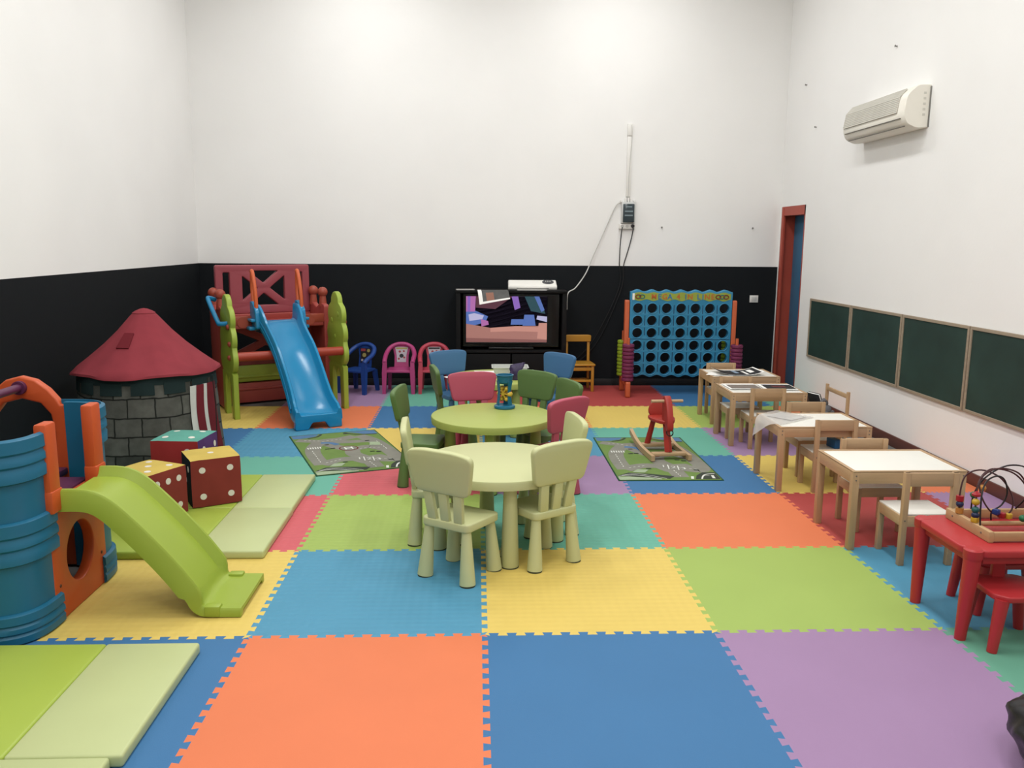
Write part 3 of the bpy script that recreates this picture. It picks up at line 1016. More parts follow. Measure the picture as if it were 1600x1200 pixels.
#@@PART3
# ------------------------------------------------------------------ road rugs
RUGM = [fabric('rug_green', '#7d9a55'), fabric('rug_road_grey', '#98978c'), fabric('rug_dark_road', '#4a5048'), fabric('rug_white', '#d6d8d0'),
        fabric('rug_blue', '#6489b2'), fabric('rug_border', '#2f5a3e'), fabric('rug_pale_green', '#b2c4a2'), fabric('rug_red_ring', '#7b3a32')]
def rug(label, loc, rz, w=0.75, d=1.31):
    bm = BM()
    z0 = 0.004
    cnt = [0]
    def lift(layer):
        cnt[0] += 1
        return z0 + 0.00025 * layer + 0.00002 * cnt[0]
    def fl(poly, k, layer):
        """polygon in rug units 0..1 from the front left corner"""
        zl = lift(layer)
        f = bm.faces.new([bm.verts.new(((x - 0.5) * w, (y - 0.5) * d, zl)) for x, y in poly])
        f.material_index = k
    def strip(pts, wd, k, layer):
        """road following points; width in metres"""
        zl = lift(layer)
        P = smooth_path([((x - 0.5) * w, (y - 0.5) * d, 0) for x, y in pts], 6)
        L, Rr = [], []
        for i, p in enumerate(P):
            t = (P[min(i + 1, len(P) - 1)] - P[max(i - 1, 0)]).normalized()
            n = Vector((-t.y, t.x, 0)) * wd / 2
            L.append(p + n); Rr.append(p - n)
        for i in range(len(P) - 1):
            f = bm.faces.new([bm.verts.new((q.x, q.y, zl + 0.000004 * (i % 2))) for q in (L[i], L[i + 1], Rr[i + 1], Rr[i])])
            f.material_index = k
    def dashes(a, b, n, k=3, wd=0.006, layer=4):
        for i in range(n):
            t0, t1 = (i + 0.15) / n, (i + 0.65) / n
            strip([(a[0] + (b[0] - a[0]) * t0, a[1] + (b[1] - a[1]) * t0), (a[0] + (b[0] - a[0]) * t1, a[1] + (b[1] - a[1]) * t1)], wd, k, layer)
    n0 = len(bm.faces)
    box(bm, (0, 0, z0 / 2), (w, d, z0))
    setmat(bm, n0, 5)
    fl(rpoly(rect(0.012, 0.008, 0.988, 0.992), 0.02), 0, 1)
    strip([(0.13, 0.22), (0.12, 0.45), (0.16, 0.62), (0.3, 0.78), (0.5, 0.8), (0.7, 0.85)], 0.12, 1, 2)
    strip([(0.3, 0.78), (0.42, 0.6), (0.55, 0.52), (0.75, 0.55), (0.9, 0.42)], 0.11, 1, 2)
    strip([(0.13, 0.22), (0.35, 0.3), (0.62, 0.26), (0.88, 0.2), (0.9, 0.42), (0.85, 0.7), (0.75, 0.86)], 0.12, 1, 2)
    strip([(0.55, 0.52), (0.52, 0.4), (0.6, 0.26), (0.62, 0.06)], 0.12, 1, 2)
    strip([(0.05, 0.86), (0.3, 0.78), (0.55, 0.72), (0.85, 0.7)], 0.10, 1, 2)
    fl(rpoly([(0.4, 0.3), (0.52, 0.16), (0.9, 0.2), (0.78, 0.34)], 0.03), 1, 3)
    fl([(0.02, 0.9), (0.02, 0.985), (0.33, 0.985), (0.28, 0.93), (0.16, 0.9)], 4, 3)
    fl([(0.66, 0.985), (0.98, 0.985), (0.98, 0.88), (0.82, 0.9)], 4, 3)
    strip([(0.18, 0.885), (0.3, 0.92), (0.36, 0.98)], 0.022, 2, 4)
    strip([(0.62, 0.98), (0.74, 0.9), (0.97, 0.87)], 0.022, 2, 4)
    strip([(0.28, 0.74), (0.38, 0.72), (0.44, 0.66)], 0.05, 4, 4)
    fl(circ(0.52, 0.55, 0.105, 28, 0.06), 7, 4)
    fl(circ(0.52, 0.55, 0.09, 28, 0.0515), 1, 5)
    for q in (rect(0.475, 0.52, 0.492, 0.58), rect(0.548, 0.52, 0.565, 0.58), rect(0.49, 0.543, 0.55, 0.557)):
        fl(q, 3, 6)
    for i in range(6):
        fl(rect(0.10 + i * 0.026, 0.60, 0.113 + i * 0.026, 0.64), 3, 5)
    dashes((0.13, 0.56), (0.13, 0.26), 7); dashes((0.17, 0.25), (0.36, 0.3), 4); dashes((0.3, 0.78), (0.55, 0.8), 5)
    dashes((0.62, 0.52), (0.86, 0.5), 5); dashes((0.66, 0.25), (0.86, 0.21), 4); dashes((0.88, 0.68), (0.9, 0.44), 5); dashes((0.6, 0.2), (0.62, 0.06), 4); dashes((0.12, 0.84), (0.3, 0.79), 4)
    fl(rpoly([(0.18, 0.16), (0.3, 0.15), (0.36, 0.21), (0.25, 0.22)], 0.01), 6, 4)
    fl(rpoly([(0.76, 0.58), (0.88, 0.56), (0.9, 0.64), (0.8, 0.66)], 0.01), 6, 4)
    fl([(0.02, 0.09), (0.14, 0.15), (0.36, 0.12), (0.56, 0.075), (0.5, 0.03), (0.42, 0.045)], 2, 5)
    strip([(0.02, 0.075), (0.2, 0.1), (0.42, 0.02)], 0.008, 3, 6)
    strip([(0.06, 0.1), (0.24, 0.12), (0.47, 0.03)], 0.005, 3, 6)
    fl([(0.015, 0.01), (0.42, 0.01), (0.3, 0.05), (0.12, 0.075), (0.015, 0.065)], 6, 3)
    fl([(0.74, 0.02), (0.98, 0.02), (0.98, 0.15), (0.86, 0.15), (0.78, 0.09)], 2, 4)
    strip([(0.8, 0.02), (0.86, 0.1), (0.97, 0.125)], 0.012, 3, 5)
    strip([(0.71, 0.02), (0.73, 0.07)], 0.02, 3, 6)
    strip([(0.92, 0.03), (0.93, 0.09)], 0.02, 3, 6)
    strip([(0.80, 0.03), (0.85, 0.08), (0.9, 0.08)], 0.006, 3, 6)
    for (x, y, r) in ((0.27, 0.57, 4), (0.33, 0.575, 4), (0.70, 0.42, -8), (0.76, 0.40, -8), (0.76, 0.7, 20), (0.30, 0.68, 25), (0.6, 0.94, 0), (0.34, 0.23, 0), (0.80, 0.2, 20)):
        strip([(x, y), (x + 0.05, y + 0.0)], 0.02, 2, 6)
    n0 = len(bm.faces)
    for i, ch_ in enumerate('123'):
        text(bm, ch_, 0.085, Matrix.Translation(((0.53 + 0.09 * i - 0.5) * w, (0.275 - 0.025 * i - 0.5) * d, z0 + 0.0042)) @ Matrix.Rotation(R(-8), 4, 'Z'), 0.0002)
    setmat(bm, n0, 3)
    # bars between the numbers
    for i in range(2):
        strip([(0.565 + 0.09 * i, 0.22 - 0.02 * i), (0.585 + 0.09 * i, 0.31 - 0.02 * i)], 0.008, 3, 5)
    o = solo('road_rug', label, 'rug', RUGM, bm, loc, rz, 'road map play rugs')
    return o
rug('road map play rug at the left, askew in front of the big blue slide', (-1.055, 3.185, 0.0), R(20.5), 0.74, 1.31)
rug('road map play rug at the right, under the red rocking moose', (1.335, 2.955, 0.0), 0)

# ------------------------------------------------------------------ rocking moose
MRED = mat('red_lacquer', '#b8382e', 0.4, var=0.05)
BEECH = wood('pale_beech', '#d6b48a', 1)
BEECHX = wood('pale_beech_cross', '#d2b087', 0)
rk = thing('rocking_moose', 'red wooden rocking moose on pale rockers, on the right road rug', 'rocking toy', (1.43, 3.10, 0.0074), R(4))
def rocker_z(y):
    return 0.30 * max(0.0, abs(y + 0.08) - 0.05) ** 2 * 1.35
for sx in (-1, 1):
    bm = BM()
    secs = []
    for i in range(17):
        y = -0.30 + 0.68 * i / 16
        zz = rocker_z(y) * (0.95 if y > 0 else 0.30)
        h = 0.042
        secs.append([(sx * 0.145 - 0.014, y, zz), (sx * 0.145 + 0.014, y, zz), (sx * 0.145 + 0.014, y, zz + h), (sx * 0.145 - 0.014, y, zz + h)])
    loft(bm, secs)
    part('rocker', rk, BEECH, bm)
for yy in (-0.215, 0.09):
    bm = BM(); box(bm, (0, yy, 0.038), (0.265, 0.055, 0.026), bev=0.005)
    part('cross_bar', rk, BEECHX, bm)
bm = BM()
cone(bm, (0.0, -0.215, 0.048), (0.0, -0.115, 0.27), 0.030, 0.026, 4)
part('front_leg', rk, MRED, bm)
for sx in (-1, 1):
    bm = BM(); cone(bm, (sx * 0.085, 0.09, 0.048), (sx * 0.05, 0.045, 0.265), 0.024, 0.02, 18)
    part('rear_leg', rk, MRED, bm)
bm = BM(); plate(bm, [rpoly([(-0.05, -0.17), (0.05, -0.17), (0.105, -0.02), (0.09, 0.1), (0.0, 0.125), (-0.09, 0.1), (-0.105, -0.02)], 0.06, 6)], 0.026, MXY((0, 0, 0.272)), 0.006)
part('seat', rk, MRED, bm)
bm = BM(); plate(bm, [rpoly([(-0.08, 0), (0.08, 0), (0.085, 0.06), (0.05, 0.115), (-0.05, 0.115), (-0.085, 0.06)], 0.035, 6)], 0.022, MXZ((0, 0.09, 0.28)) @ Matrix.Rotation(R(-8), 4, 'X'), 0.005)
part('backrest', rk, MRED, bm)
bm = BM()
hd = smooth_path([(-0.10, 0.27), (-0.075, 0.44), (-0.105, 0.47), (-0.155, 0.47), (-0.20, 0.40), (-0.235, 0.31), (-0.245, 0.24), (-0.215, 0.225), (-0.18, 0.245), (-0.16, 0.27)], 5, True) if False else None
pts = smooth_path([(-0.09, 0.26, 0), (-0.08, 0.36, 0), (-0.085, 0.44, 0), (-0.115, 0.475, 0), (-0.155, 0.465, 0), (-0.20, 0.40, 0), (-0.235, 0.31, 0), (-0.243, 0.235, 0), (-0.21, 0.215, 0), (-0.17, 0.25, 0)], 5, True)
plate(bm, [[(p.x, p.y) for p in pts]], 0.05, MYZ((0, 0, 0)), 0.008)
part('head_board', rk, MRED, bm)
bm = BM(); cone(bm, (-0.125, -0.125, 0.435), (0.125, -0.125, 0.435), 0.0125, 0.0125, 16)
part('handle', rk, BEECHX, bm, 'pale wooden handle bar')
bm = BM(); tube(bm, [(0.0, -0.225 + 0.026 * math.cos(2 * PI * i / 24), 0.207 + 0.026 * math.sin(2 * PI * i / 24)) for i in range(24)], 0.0045, 8, True)
bmesh.ops.rotate(bm, cent=(0, -0.225, 0.207), matrix=Matrix.Rotation(R(55), 3, 'Z'), verts=bm.verts[:])
part('nose_ring', rk, mat('black_ring', '#15181a', 0.4), bm, 'black nose ring')

# ------------------------------------------------------------------ folding gym mats
MATL = mat('lime_vinyl', '#b6cc52', 0.42, var=0.04, vscale=3, bump=0.08, bscale=16)
MATP = mat('pale_green_vinyl', '#d3dd9f', 0.42, var=0.04, vscale=3, bump=0.08, bscale=16)
def gym_mat(label, x0, xs, x1, y0, y1, h=0.045):
    cx, cy = (x0 + x1) / 2, (y0 + y1) / 2
    t = thing('gym_mat', label, 'mat', (cx, cy, 0), 0, 'two tone green gym mats')
    for nm, m, a, b in (('lime_panel', MATL, x0, xs), ('pale_panel', MATP, xs, x1)):
        bm = BM(); box(bm, ((a + b) / 2 - cx, 0, h / 2), (b - a, y1 - y0, h), bev=0.011, seg=3)
        part(nm, t, m, bm, 'bright lime panel' if nm == 'lime_panel' else 'pale green panel')
    return t
gym_mat('two tone green mat under the two yellow topped dice behind the small tower', -2.30, -1.52, -1.153, 0.885, 1.612)
gym_mat('two tone green mat under the teal topped die, its corner by the left road rug', -2.30, -1.52, -1.158, 1.614, 2.355)
gym_mat('two tone green mat in the front left corner, before the small tower', -2.60, -1.525, -1.155, -0.888, -0.128)
gym_mat('pale green mat strip at the bottom left, cut by the picture edge', -2.60, -1.7, -1.19, -1.66, -0.891)

# ------------------------------------------------------------------ foam dice
DM = [fabric('die_maroon', '#944038'), fabric('die_yellow', '#e0c568'), fabric('die_navy', '#1d2836'), fabric('die_teal', '#6cb3a3'), fabric('die_red', '#ad3a3a'), fabric('die_purple', '#5e3f78'), fabric('die_white', '#d6d2c8')]
PIPS = {1: [(0, 0)], 2: [(-1, -1), (1, 1)], 3: [(-1, -1), (0, 0), (1, 1)], 4: [(-1, -1), (1, -1), (-1, 1), (1, 1)], 5: [(-1, -1), (1, -1), (-1, 1), (1, 1), (0, 0)],
        6: [(-1, -1), (0, -1), (1, -1), (-1, 1), (0, 1), (1, 1)]}
def die(label, loc, rz, s, cols, pips, puff=0.0):
    """cols/pips: front(-y), right(+x), back, left, top, bottom"""
    t = thing('foam_die', label, 'die', loc, rz, 'large soft foam dice')
    bm = BM()
    n = 6
    h = s / 2
    frames = [((1, 0, 0), (0, 0, 1), (0, -1, 0)), ((0, 1, 0), (0, 0, 1), (1, 0, 0)), ((-1, 0, 0), (0, 0, 1), (0, 1, 0)), ((0, -1, 0), (0, 0, 1), (-1, 0, 0)), ((1, 0, 0), (0, 1, 0), (0, 0, 1)), ((1, 0, 0), (0, -1, 0), (0, 0, -1))]
    def P(fr, u, v, lift=0.0):
        a, b, c_ = (Vector(q) for q in fr)
        bulge = puff * (1 - u * u) * (1 - v * v)
        e = 0.004
        return a * u * (h - e) + b * v * (h - e) + c_ * (h - 0.001 * (abs(u) ** 8 + abs(v) ** 8) * 3 + bulge + lift) + Vector((0, 0, h))
    for fr, cidx in zip(frames, cols):
        rows = [[bm.verts.new(P(fr, -1 + 2 * i / n, -1 + 2 * j / n)) for j in range(n + 1)] for i in range(n + 1)]
        for i in range(n):
            for j in range(n):
                f = bm.faces.new((rows[i][j], rows[i + 1][j], rows[i + 1][j + 1], rows[i][j + 1]))
                f.material_index = cidx
    bmesh.ops.remove_doubles(bm, verts=bm.verts[:], dist=0.0065)
    part('body', t, DM, bm)
    for fr, k in zip(frames[:5], pips[:5]):
        for (pu, pv) in PIPS.get(k, []):
            bm = BM()
            cu, cv = pu * 0.56, pv * 0.56
            c0 = P(fr, cu, cv, 0.0008)
            nn = Vector(fr[2])
            ring = [bm.verts.new(P(fr, cu + 0.13 * math.cos(2 * PI * i / 22), cv + 0.13 * math.sin(2 * PI * i / 22), 0.0012)) for i in range(22)]
            ring2 = [bm.verts.new(v.co - nn * 0.003) for v in ring]
            bm.faces.new(ring)
            for i in range(22):
                j = (i + 1) % 22
                bm.faces.new((ring[i], ring2[i], ring2[j], ring[j]))
            part('pip', t, DM[6], bm, 'white spot')
    return t
die('foam die with yellow top and four spots on its maroon front', (-1.690, 1.785, 0.046), R(28.8), 0.30, [0, 2, 0, 2, 1, 1], [4, 3, 4, 3, 1, 6])
die('foam die with yellow top and six spots on its maroon side, beside the lime slide', (-1.945, 1.455, 0.0495), R(-26), 0.295, [2, 0, 2, 0, 1, 1], [2, 6, 2, 6, 5, 1], 0.004)
die('puffy foam die with teal top and red front, behind the other two dice', (-1.965, 2.13, 0.0575), R(-5), 0.32, [4, 5, 4, 5, 3, 3], [2, 4, 2, 4, 4, 1], 0.012)

# ------------------------------------------------------------------ castle play tent
tent = thing('castle_tent', 'round play tent printed like a grey stone tower with red roof', 'tent', (-2.515, 3.0, 0), 0)
def stone_mat():
    m = bpy.data.materials.new('printed_stone_fabric')
    m.use_nodes = True
    nt = m.node_tree
    b = nt.nodes['Principled BSDF']
    b.inputs['Roughness'].default_value = 0.85
    b.inputs['Specular IOR Level'].default_value = 0.15
    tc = nt.nodes.new('ShaderNodeTexCoord')
    sx = nt.nodes.new('ShaderNodeSeparateXYZ')
    nt.links.new(tc.outputs['Object'], sx.inputs[0])
    at = nt.nodes.new('ShaderNodeMath'); at.operation = 'ARCTAN2'
    nt.links.new(sx.outputs[1], at.inputs[0]); nt.links.new(sx.outputs[0], at.inputs[1])
    mu = nt.nodes.new('ShaderNodeMath'); mu.operation = 'MULTIPLY'; mu.inputs[1].default_value = 0.53
    nt.links.new(at.outputs[0], mu.inputs[0])
    cb = nt.nodes.new('ShaderNodeCombineXYZ')
    nt.links.new(mu.outputs[0], cb.inputs[0]); nt.links.new(sx.outputs[2], cb.inputs[1])
    n = nt.nodes.new('ShaderNodeTexNoise'); n.inputs['Scale'].default_value = 9
    nt.links.new(cb.outputs[0], n.inputs['Vector'])
    wob = nt.nodes.new('ShaderNodeMix'); wob.data_type = 'RGBA'; wob.blend_type = 'LINEAR_LIGHT'; wob.inputs[0].default_value = 0.012
    nt.links.new(cb.outputs[0], wob.inputs[6]); nt.links.new(n.outputs[1], wob.inputs[7])
    br = nt.nodes.new('ShaderNodeTexBrick')
    br.inputs['Scale'].default_value = 1.0
    br.inputs['Brick Width'].default_value = 0.20
    br.inputs['Row Height'].default_value = 0.135
    br.inputs['Mortar Size'].default_value = 0.009
    br.inputs['Mortar Smooth'].default_value = 0.9
    br.inputs['Color1'].default_value = lin('#70706a')
    br.inputs['Color2'].default_value = lin('#4c4d49')
    br.inputs['Mortar'].default_value = lin('#1f201f')
    nt.links.new(wob.outputs[2], br.inputs['Vector'])
    n2 = nt.nodes.new('ShaderNodeTexNoise'); n2.inputs['Scale'].default_value = 14; n2.inputs['Detail'].default_value = 6
    nt.links.new(tc.outputs['Object'], n2.inputs['Vector'])
    mx = nt.nodes.new('ShaderNodeMix'); mx.data_type = 'RGBA'; mx.blend_type = 'MULTIPLY'; mx.inputs[0].default_value = 0.7
    nt.links.new(br.outputs[0], mx.inputs[6]); nt.links.new(n2.outputs[0], mx.inputs[7])
    nt.links.new(mx.outputs[2], b.inputs['Base Color'])
    return m
bm = BM()
N = 64
def tr(a, z):
    return 0.474 + 0.012 * math.sin(6 * a + 1) * (1 - z) + 0.068 * (0.7 - z)
rows = []
for k in range(13):
    z = 0.002 + 0.70 * k / 12
    rows.append([bm.verts.new((tr(2 * PI * i / N, z) * math.cos(2 * PI * i / N), tr(2 * PI * i / N, z) * math.sin(2 * PI * i / N), z)) for i in range(N)])
for k in range(12):
    for i in range(N):
        bm.faces.new((rows[k][i], rows[k][(i + 1) % N], rows[k + 1][(i + 1) % N], rows[k + 1][i]))
part('body', tent, stone_mat(), bm)
TRED = fabric('tent_red_fabric', '#9c4049')
bm = BM()
prof = [(0.512, 0.684), (0.508, 0.70), (0.465, 0.737), (0.385, 0.80), (0.28, 0.89), (0.185, 0.985), (0.10, 1.085), (0.07, 1.115), (0.05, 1.12), (0.03, 1.132), (0.0, 1.138)]
rows = []
for (r, z) in prof:
    if r == 0:
        rows.append([bm.verts.new((0, 0, z))])
        continue
    rw = []
    for i in range(N):
        a = 2 * PI * i / N
        k = 0.010 * math.sin(7 * a + 0.6) + 0.006 * math.sin(15 * a + z * 6)
        rr = r + k * (r / 0.56) * (1 if 0.1 < r < 0.52 else 0.3)
        rw.append(bm.verts.new((rr * math.cos(a), rr * math.sin(a), z + (0.008 * math.sin(5 * a) if r > 0.5 else 0))))
    rows.append(rw)
for k in range(len(rows) - 1):
    a_, b_ = rows[k], rows[k + 1]
    for i in range(N):
        j = (i + 1) % N
        if len(b_) == 1:
            bm.faces.new((a_[i], a_[j], b_[0]))
        else:
            bm.faces.new((a_[i], a_[j], b_[j], b_[i]))
part('roof', tent, TRED, bm, 'red pointed roof')
bm = BM()
ring = []
for (dz, r) in ((-0.004, 0.078), (0.012, 0.082), (0.026, 0.06), (0.04, 0.03), (0.046, 0.0)):
    ring.append((r, 1.098 + dz))
lathe(bm, ring, 24)
part('roof_cap', tent, TRED, bm)
# roof patch (mesh window flap)
def on_roof(a, r):
    for k in range(len(prof) - 1):
        r0, z0 = prof[k]; r1, z1 = prof[k + 1]
        if r1 <= r <= r0:
            t_ = (r0 - r) / (r0 - r1)
            return Vector((r * math.cos(a), r * math.sin(a), z0 + (z1 - z0) * t_))
bm = BM()
aa = R(-101)
sec = []
q = [on_roof(aa - 0.14, 0.30), on_roof(aa + 0.18, 0.30), on_roof(aa + 0.20, 0.20), on_roof(aa - 0.16, 0.20)]
nn = Vector((math.cos(aa), math.sin(aa), 1.0)).normalized()
qs = [v + nn * 0.013 for v in q]
qi = [v - nn * 0.012 for v in q]
loft(bm, [qi, qs])
part('roof_flap', tent, fabric('tent_dark_red', '#7d2a33'), bm, 'darker red square flap')
def curved_patch(bm, a0, a1, z0, z1, lift, th=0.003, na=8, nz=4, wavy=0.0):
    o, inn = [], []
    for j in range(nz + 1):
        z = z0 + (z1 - z0) * j / nz
        o.append([]); inn.append([])
        for i in range(na + 1):
            a = a0 + (a1 - a0) * i / na + wavy * math.sin(z * 9 + 1.2)
            r = tr(a, z) + lift
            o[-1].append(bm.verts.new((r * math.cos(a), r * math.sin(a), z)))
            inn[-1].append(bm.verts.new(((r - th) * math.cos(a), (r - th) * math.sin(a), z)))
    for j in range(nz):
        for i in range(na):
            bm.faces.new((o[j][i], o[j][i + 1], o[j + 1][i + 1], o[j + 1][i]))
            bm.faces.new((inn[j][i], inn[j + 1][i], inn[j + 1][i + 1], inn[j][i + 1]))
    for i in range(na):
        bm.faces.new((o[0][i], inn[0][i], inn[0][i + 1], o[0][i + 1]))
        bm.faces.new((o[nz][i], o[nz][i + 1], inn[nz][i + 1], inn[nz][i]))
    for j in range(nz):
        bm.faces.new((o[j][0], o[j + 1][0], inn[j + 1][0], inn[j][0]))
        bm.faces.new((o[j][na], inn[j][na], inn[j + 1][na], o[j + 1][na]))
MER = fabric('tent_slate_band', '#2a3a3b')
LGAP = fabric('tent_pale_grey', '#7f8076')
bm = BM(); curved_patch(bm, 0, 2 * PI, 0.635, 0.70, 0.004, na=64, nz=1)
part('band', tent, MER, bm)
for k in range(14):
    a0 = 2 * PI * k / 14 - R(160)
    bm = BM(); curved_patch(bm, a0, a0 + 2 * PI / 14 * 0.72, 0.565, 0.65, 0.006, nz=2)
    part('merlon', tent, MER, bm, 'dark slate battlement patch')
TWH = fabric('tent_white_fabric', '#c4c4c0')
TRD = fabric('tent_maroon_fabric', '#7a2a33')
for (a0, a1, m, lf, nm) in ((-35, -28, TWH, 0.012, 'white'), (-28.5, -20, TRD, 0.017, 'maroon'), (-20.5, -15, TWH, 0.014, 'white'), (-15.5, -3, TRD, 0.016, 'maroon')):
    bm = BM(); curved_patch(bm, R(a0), R(a1), 0.01, 0.60, lf, nz=12, wavy=0.018 if nm == 'white' else 0.03)
    part('door_stripe', tent, m, bm, nm + ' hanging door stripe')
bm = BM()
tube(bm, smooth_path([(0.535 * math.cos(R(-14)), 0.535 * math.sin(R(-14)), 0.66), (0.545 * math.cos(R(-13)), 0.545 * math.sin(R(-13)), 0.4), (0.55 * math.cos(R(-15)), 0.55 * math.sin(R(-15)), 0.08)], 8), 0.004, 8)
part('tie_cord', tent, mat('black_cord', '#17181a', 0.7), bm)
#@@PART4
# ------------------------------------------------------------------ big slide playset in the back left corner
PRED = plastic('playset_red', '#ba524a', 0.42)
PREDB = plastic('playset_brick_red', '#b2503c', 0.42)
PLIM = plastic('playset_lime', '#afc64a', 0.42)
PBLU = plastic('playset_blue', '#2496cc', 0.22)
PORA = plastic('playset_orange', '#e86c3a', 0.4)
pg = thing('slide_playset', 'large climbing playset with blue slide, lime side panels and red lattice back', 'slide', (-1.80, 4.64, 0), R(29))
# slide
stn = [(0.475, 0.868, 0.205), (0.40, 0.868, 0.205), (0.31, 0.845, 0.20), (0.20, 0.79, 0.19), (0.06, 0.71, 0.185), (-0.06, 0.645, 0.185), (-0.16, 0.575, 0.185), (-0.30, 0.455, 0.185), (-0.44, 0.32, 0.185),
       (-0.55, 0.215, 0.19), (-0.63, 0.155, 0.20), (-0.70, 0.125, 0.205), (-0.765, 0.118, 0.205)]
ss = smooth_path([(y, z, hw) for y, z, hw in stn], 4)
bm = BM()
secs = []
for i, p in enumerate(ss):
    y, z, hw = p
    a = ss[max(i - 1, 0)]; b = ss[min(i + 1, len(ss) - 1)]
    tg = Vector((0, b.x - a.x, b.y - a.y)).normalized()
    nr = Vector((0, -tg.z, tg.y))
    if nr.z < 0:
        nr = -nr
    wall = 0.085 if i < len(ss) - 6 else 0.085 - 0.035 * (i - len(ss) + 6) / 5
    if y > 0.2:
        wall += 0.075 * min(1.0, (y - 0.2) / 0.18)
    def Q(x, n_):
        v = Vector((x, y, z)) + nr * n_
        return (v.x, v.y, v.z)
    hi = hw - 0.03
    secs.append([Q(-hw - 0.012, -0.045), Q(-hw - 0.006, wall - 0.012), Q(-hw + 0.002, wall), Q(-hi - 0.008, wall), Q(-hi, wall - 0.012), Q(-hi + 0.012, 0.012), Q(-hi + 0.03, 0.0), Q(0, -0.002),
                 Q(hi - 0.03, 0.0), Q(hi - 0.012, 0.012), Q(hi, wall - 0.012), Q(hi + 0.008, wall), Q(hw - 0.002, wall), Q(hw + 0.006, wall - 0.012), Q(hw + 0.012, -0.045), Q(hw - 0.02, -0.05), Q(hw - 0.03, -0.022), Q(-hw + 0.03, -0.022), Q(-hw + 0.02, -0.05)])
loft(bm, secs)
sl = part('slide', pg, PBLU, bm, 'glossy blue slide', ang=50)
bm = BM()
for sx in (-1, 1):
    for k, off in ((0, 0.0), (1, 0.022)):
        pth = [(sx * (p.z + 0.013 + 0.003 * k), p.x, p.y + 0.035 - off * 1.6) for p in ss[3:-7]]
        tube(bm, pth, 0.006, 6)
part('side_rib', sl, PBLU, bm)
bm = BM()
plate(bm, [rpoly([(-0.213, 0.0), (-0.095, 0.0), (-0.06, 0.06), (0.06, 0.06), (0.095, 0.0), (0.213, 0.0), (0.208, 0.155), (0.17, 0.13), (-0.17, 0.13), (-0.208, 0.155)], 0.018, 4)], 0.06, MXZ((0, -0.735, 0.001)), 0.008)
part('foot_skirt', sl, PBLU, bm)
for sx in (-1, 1):
    bm = BM()
    plate(bm, [rpoly([(0.27, 0.80), (0.5, 0.76), (0.5, 1.055), (0.43, 1.06), (0.37, 1.03), (0.30, 0.975)], 0.025, 4)], 0.05, MYZ((sx * 0.222, 0, 0)), 0.01)
    box(bm, (sx * 0.262, 0.39, 0.88), (0.05, 0.17, 0.03), bev=0.01)
    box(bm, (sx * 0.268, 0.42, 0.80), (0.06, 0.15, 0.035), bev=0.012)
    part('side_bracket', sl, PBLU, bm)
    bm = BM()
    tube(bm, smooth_path([(sx * 0.222, 0.345, 0.99), (sx * 0.222, 0.355, 1.12), (sx * 0.222, 0.395, 1.26), (sx * 0.222, 0.445, 1.345), (sx * 0.222, 0.475, 1.34)], 6), 0.019, 12)
    tube(bm, smooth_path([(sx * 0.222, 0.472, 1.34), (sx * 0.222, 0.488, 1.19), (sx * 0.222, 0.46, 1.04)], 6), 0.014, 10)
    part('handle', pg, PORA, bm, 'orange hand rail')
# lime tree shaped side panels
def lobes(front_pts):
    pts = []
    for (y, z, r, a0, a1) in front_pts:
        for i in range(9):
            a = R(a0 + (a1 - a0) * i / 8)
            pts.append((y + r * math.cos(a), z + r * math.sin(a)))
    return pts
tree = [(-0.02, 0.0), (0.075, 0.0), (0.085, 0.34), (0.12, 0.40), (0.16, 0.36), (0.175, 0.30), (0.20, 0.36), (0.26, 0.40), (0.295, 0.34), (0.305, 0.0), (0.40, 0.0), (0.40, 0.42)]
tree += lobes([(0.32, 0.55, 0.125, -70, 40), (0.305, 0.74, 0.125, -35, 45), (0.275, 0.92, 0.12, -35, 50), (0.19, 1.045, 0.105, 0, 180), (0.105, 0.92, 0.12, 130, 215), (0.075, 0.74, 0.125, 135, 215), (0.06, 0.55, 0.125, 140, 250)])
tree += [(-0.02, 0.42)]
for sx in (-1, 1):
    bm = BM(); plate(bm, [tree], 0.05, MYZ((sx * 0.53, 0, 0)), 0.008)
    tp = part('side_panel', pg, PLIM, bm, 'lime tree shaped panel')
    for (y, z) in ((0.10, 0.93), (0.28, 0.86), (0.20, 0.70)):
        bm = BM(); ball(bm, (sx * 0.53 - sx * 0.024, y, z), 0.028, (0.25, 1, 1), 14)
        part('leaf_boss', tp, PLIM, bm)
    for (y, z) in ((0.06, 0.855), (0.03, 0.70), (0.06, 0.57)):
        bm = BM(); ball(bm, (sx * 0.562, y, z), 0.026, (0.7, 1, 1), 14)
        part('bolt_cap', tp, PREDB, bm, 'red bolt cap')
# red back lattice
bm = BM()
x0, x1, z0, z1 = -0.475, 0.485, 0.90, 1.395
holes = [rpoly([(x0 + 0.075, 1.01), (x0 + 0.14, 1.01), (x0 + 0.14, 1.32), (x0 + 0.075, 1.32)], 0.012), rpoly([(x1 - 0.075, 1.01), (x1 - 0.14, 1.01), (x1 - 0.14, 1.32), (x1 - 0.075, 1.32)][::-1], 0.012)]
xa, xb, zb, zc_ = x0 + 0.265, x1 - 0.265, 0.985, 1.335
mx_, mz_ = (xa + xb) / 2, (zb + zc_) / 2
g = 0.05
holes += [rpoly([(xa, zb + g), (mx_ - g * 1.25, mz_), (xa, zc_ - g)], 0.015), rpoly([(xb, zb + g), (xb, zc_ - g), (mx_ + g * 1.25, mz_)], 0.015),
          rpoly([(xa + g * 1.3, zb), (xb - g * 1.3, zb), (mx_, mz_ - g)], 0.015), rpoly([(xa + g * 1.3, zc_), (mx_, mz_ + g), (xb - g * 1.3, zc_)], 0.015)]
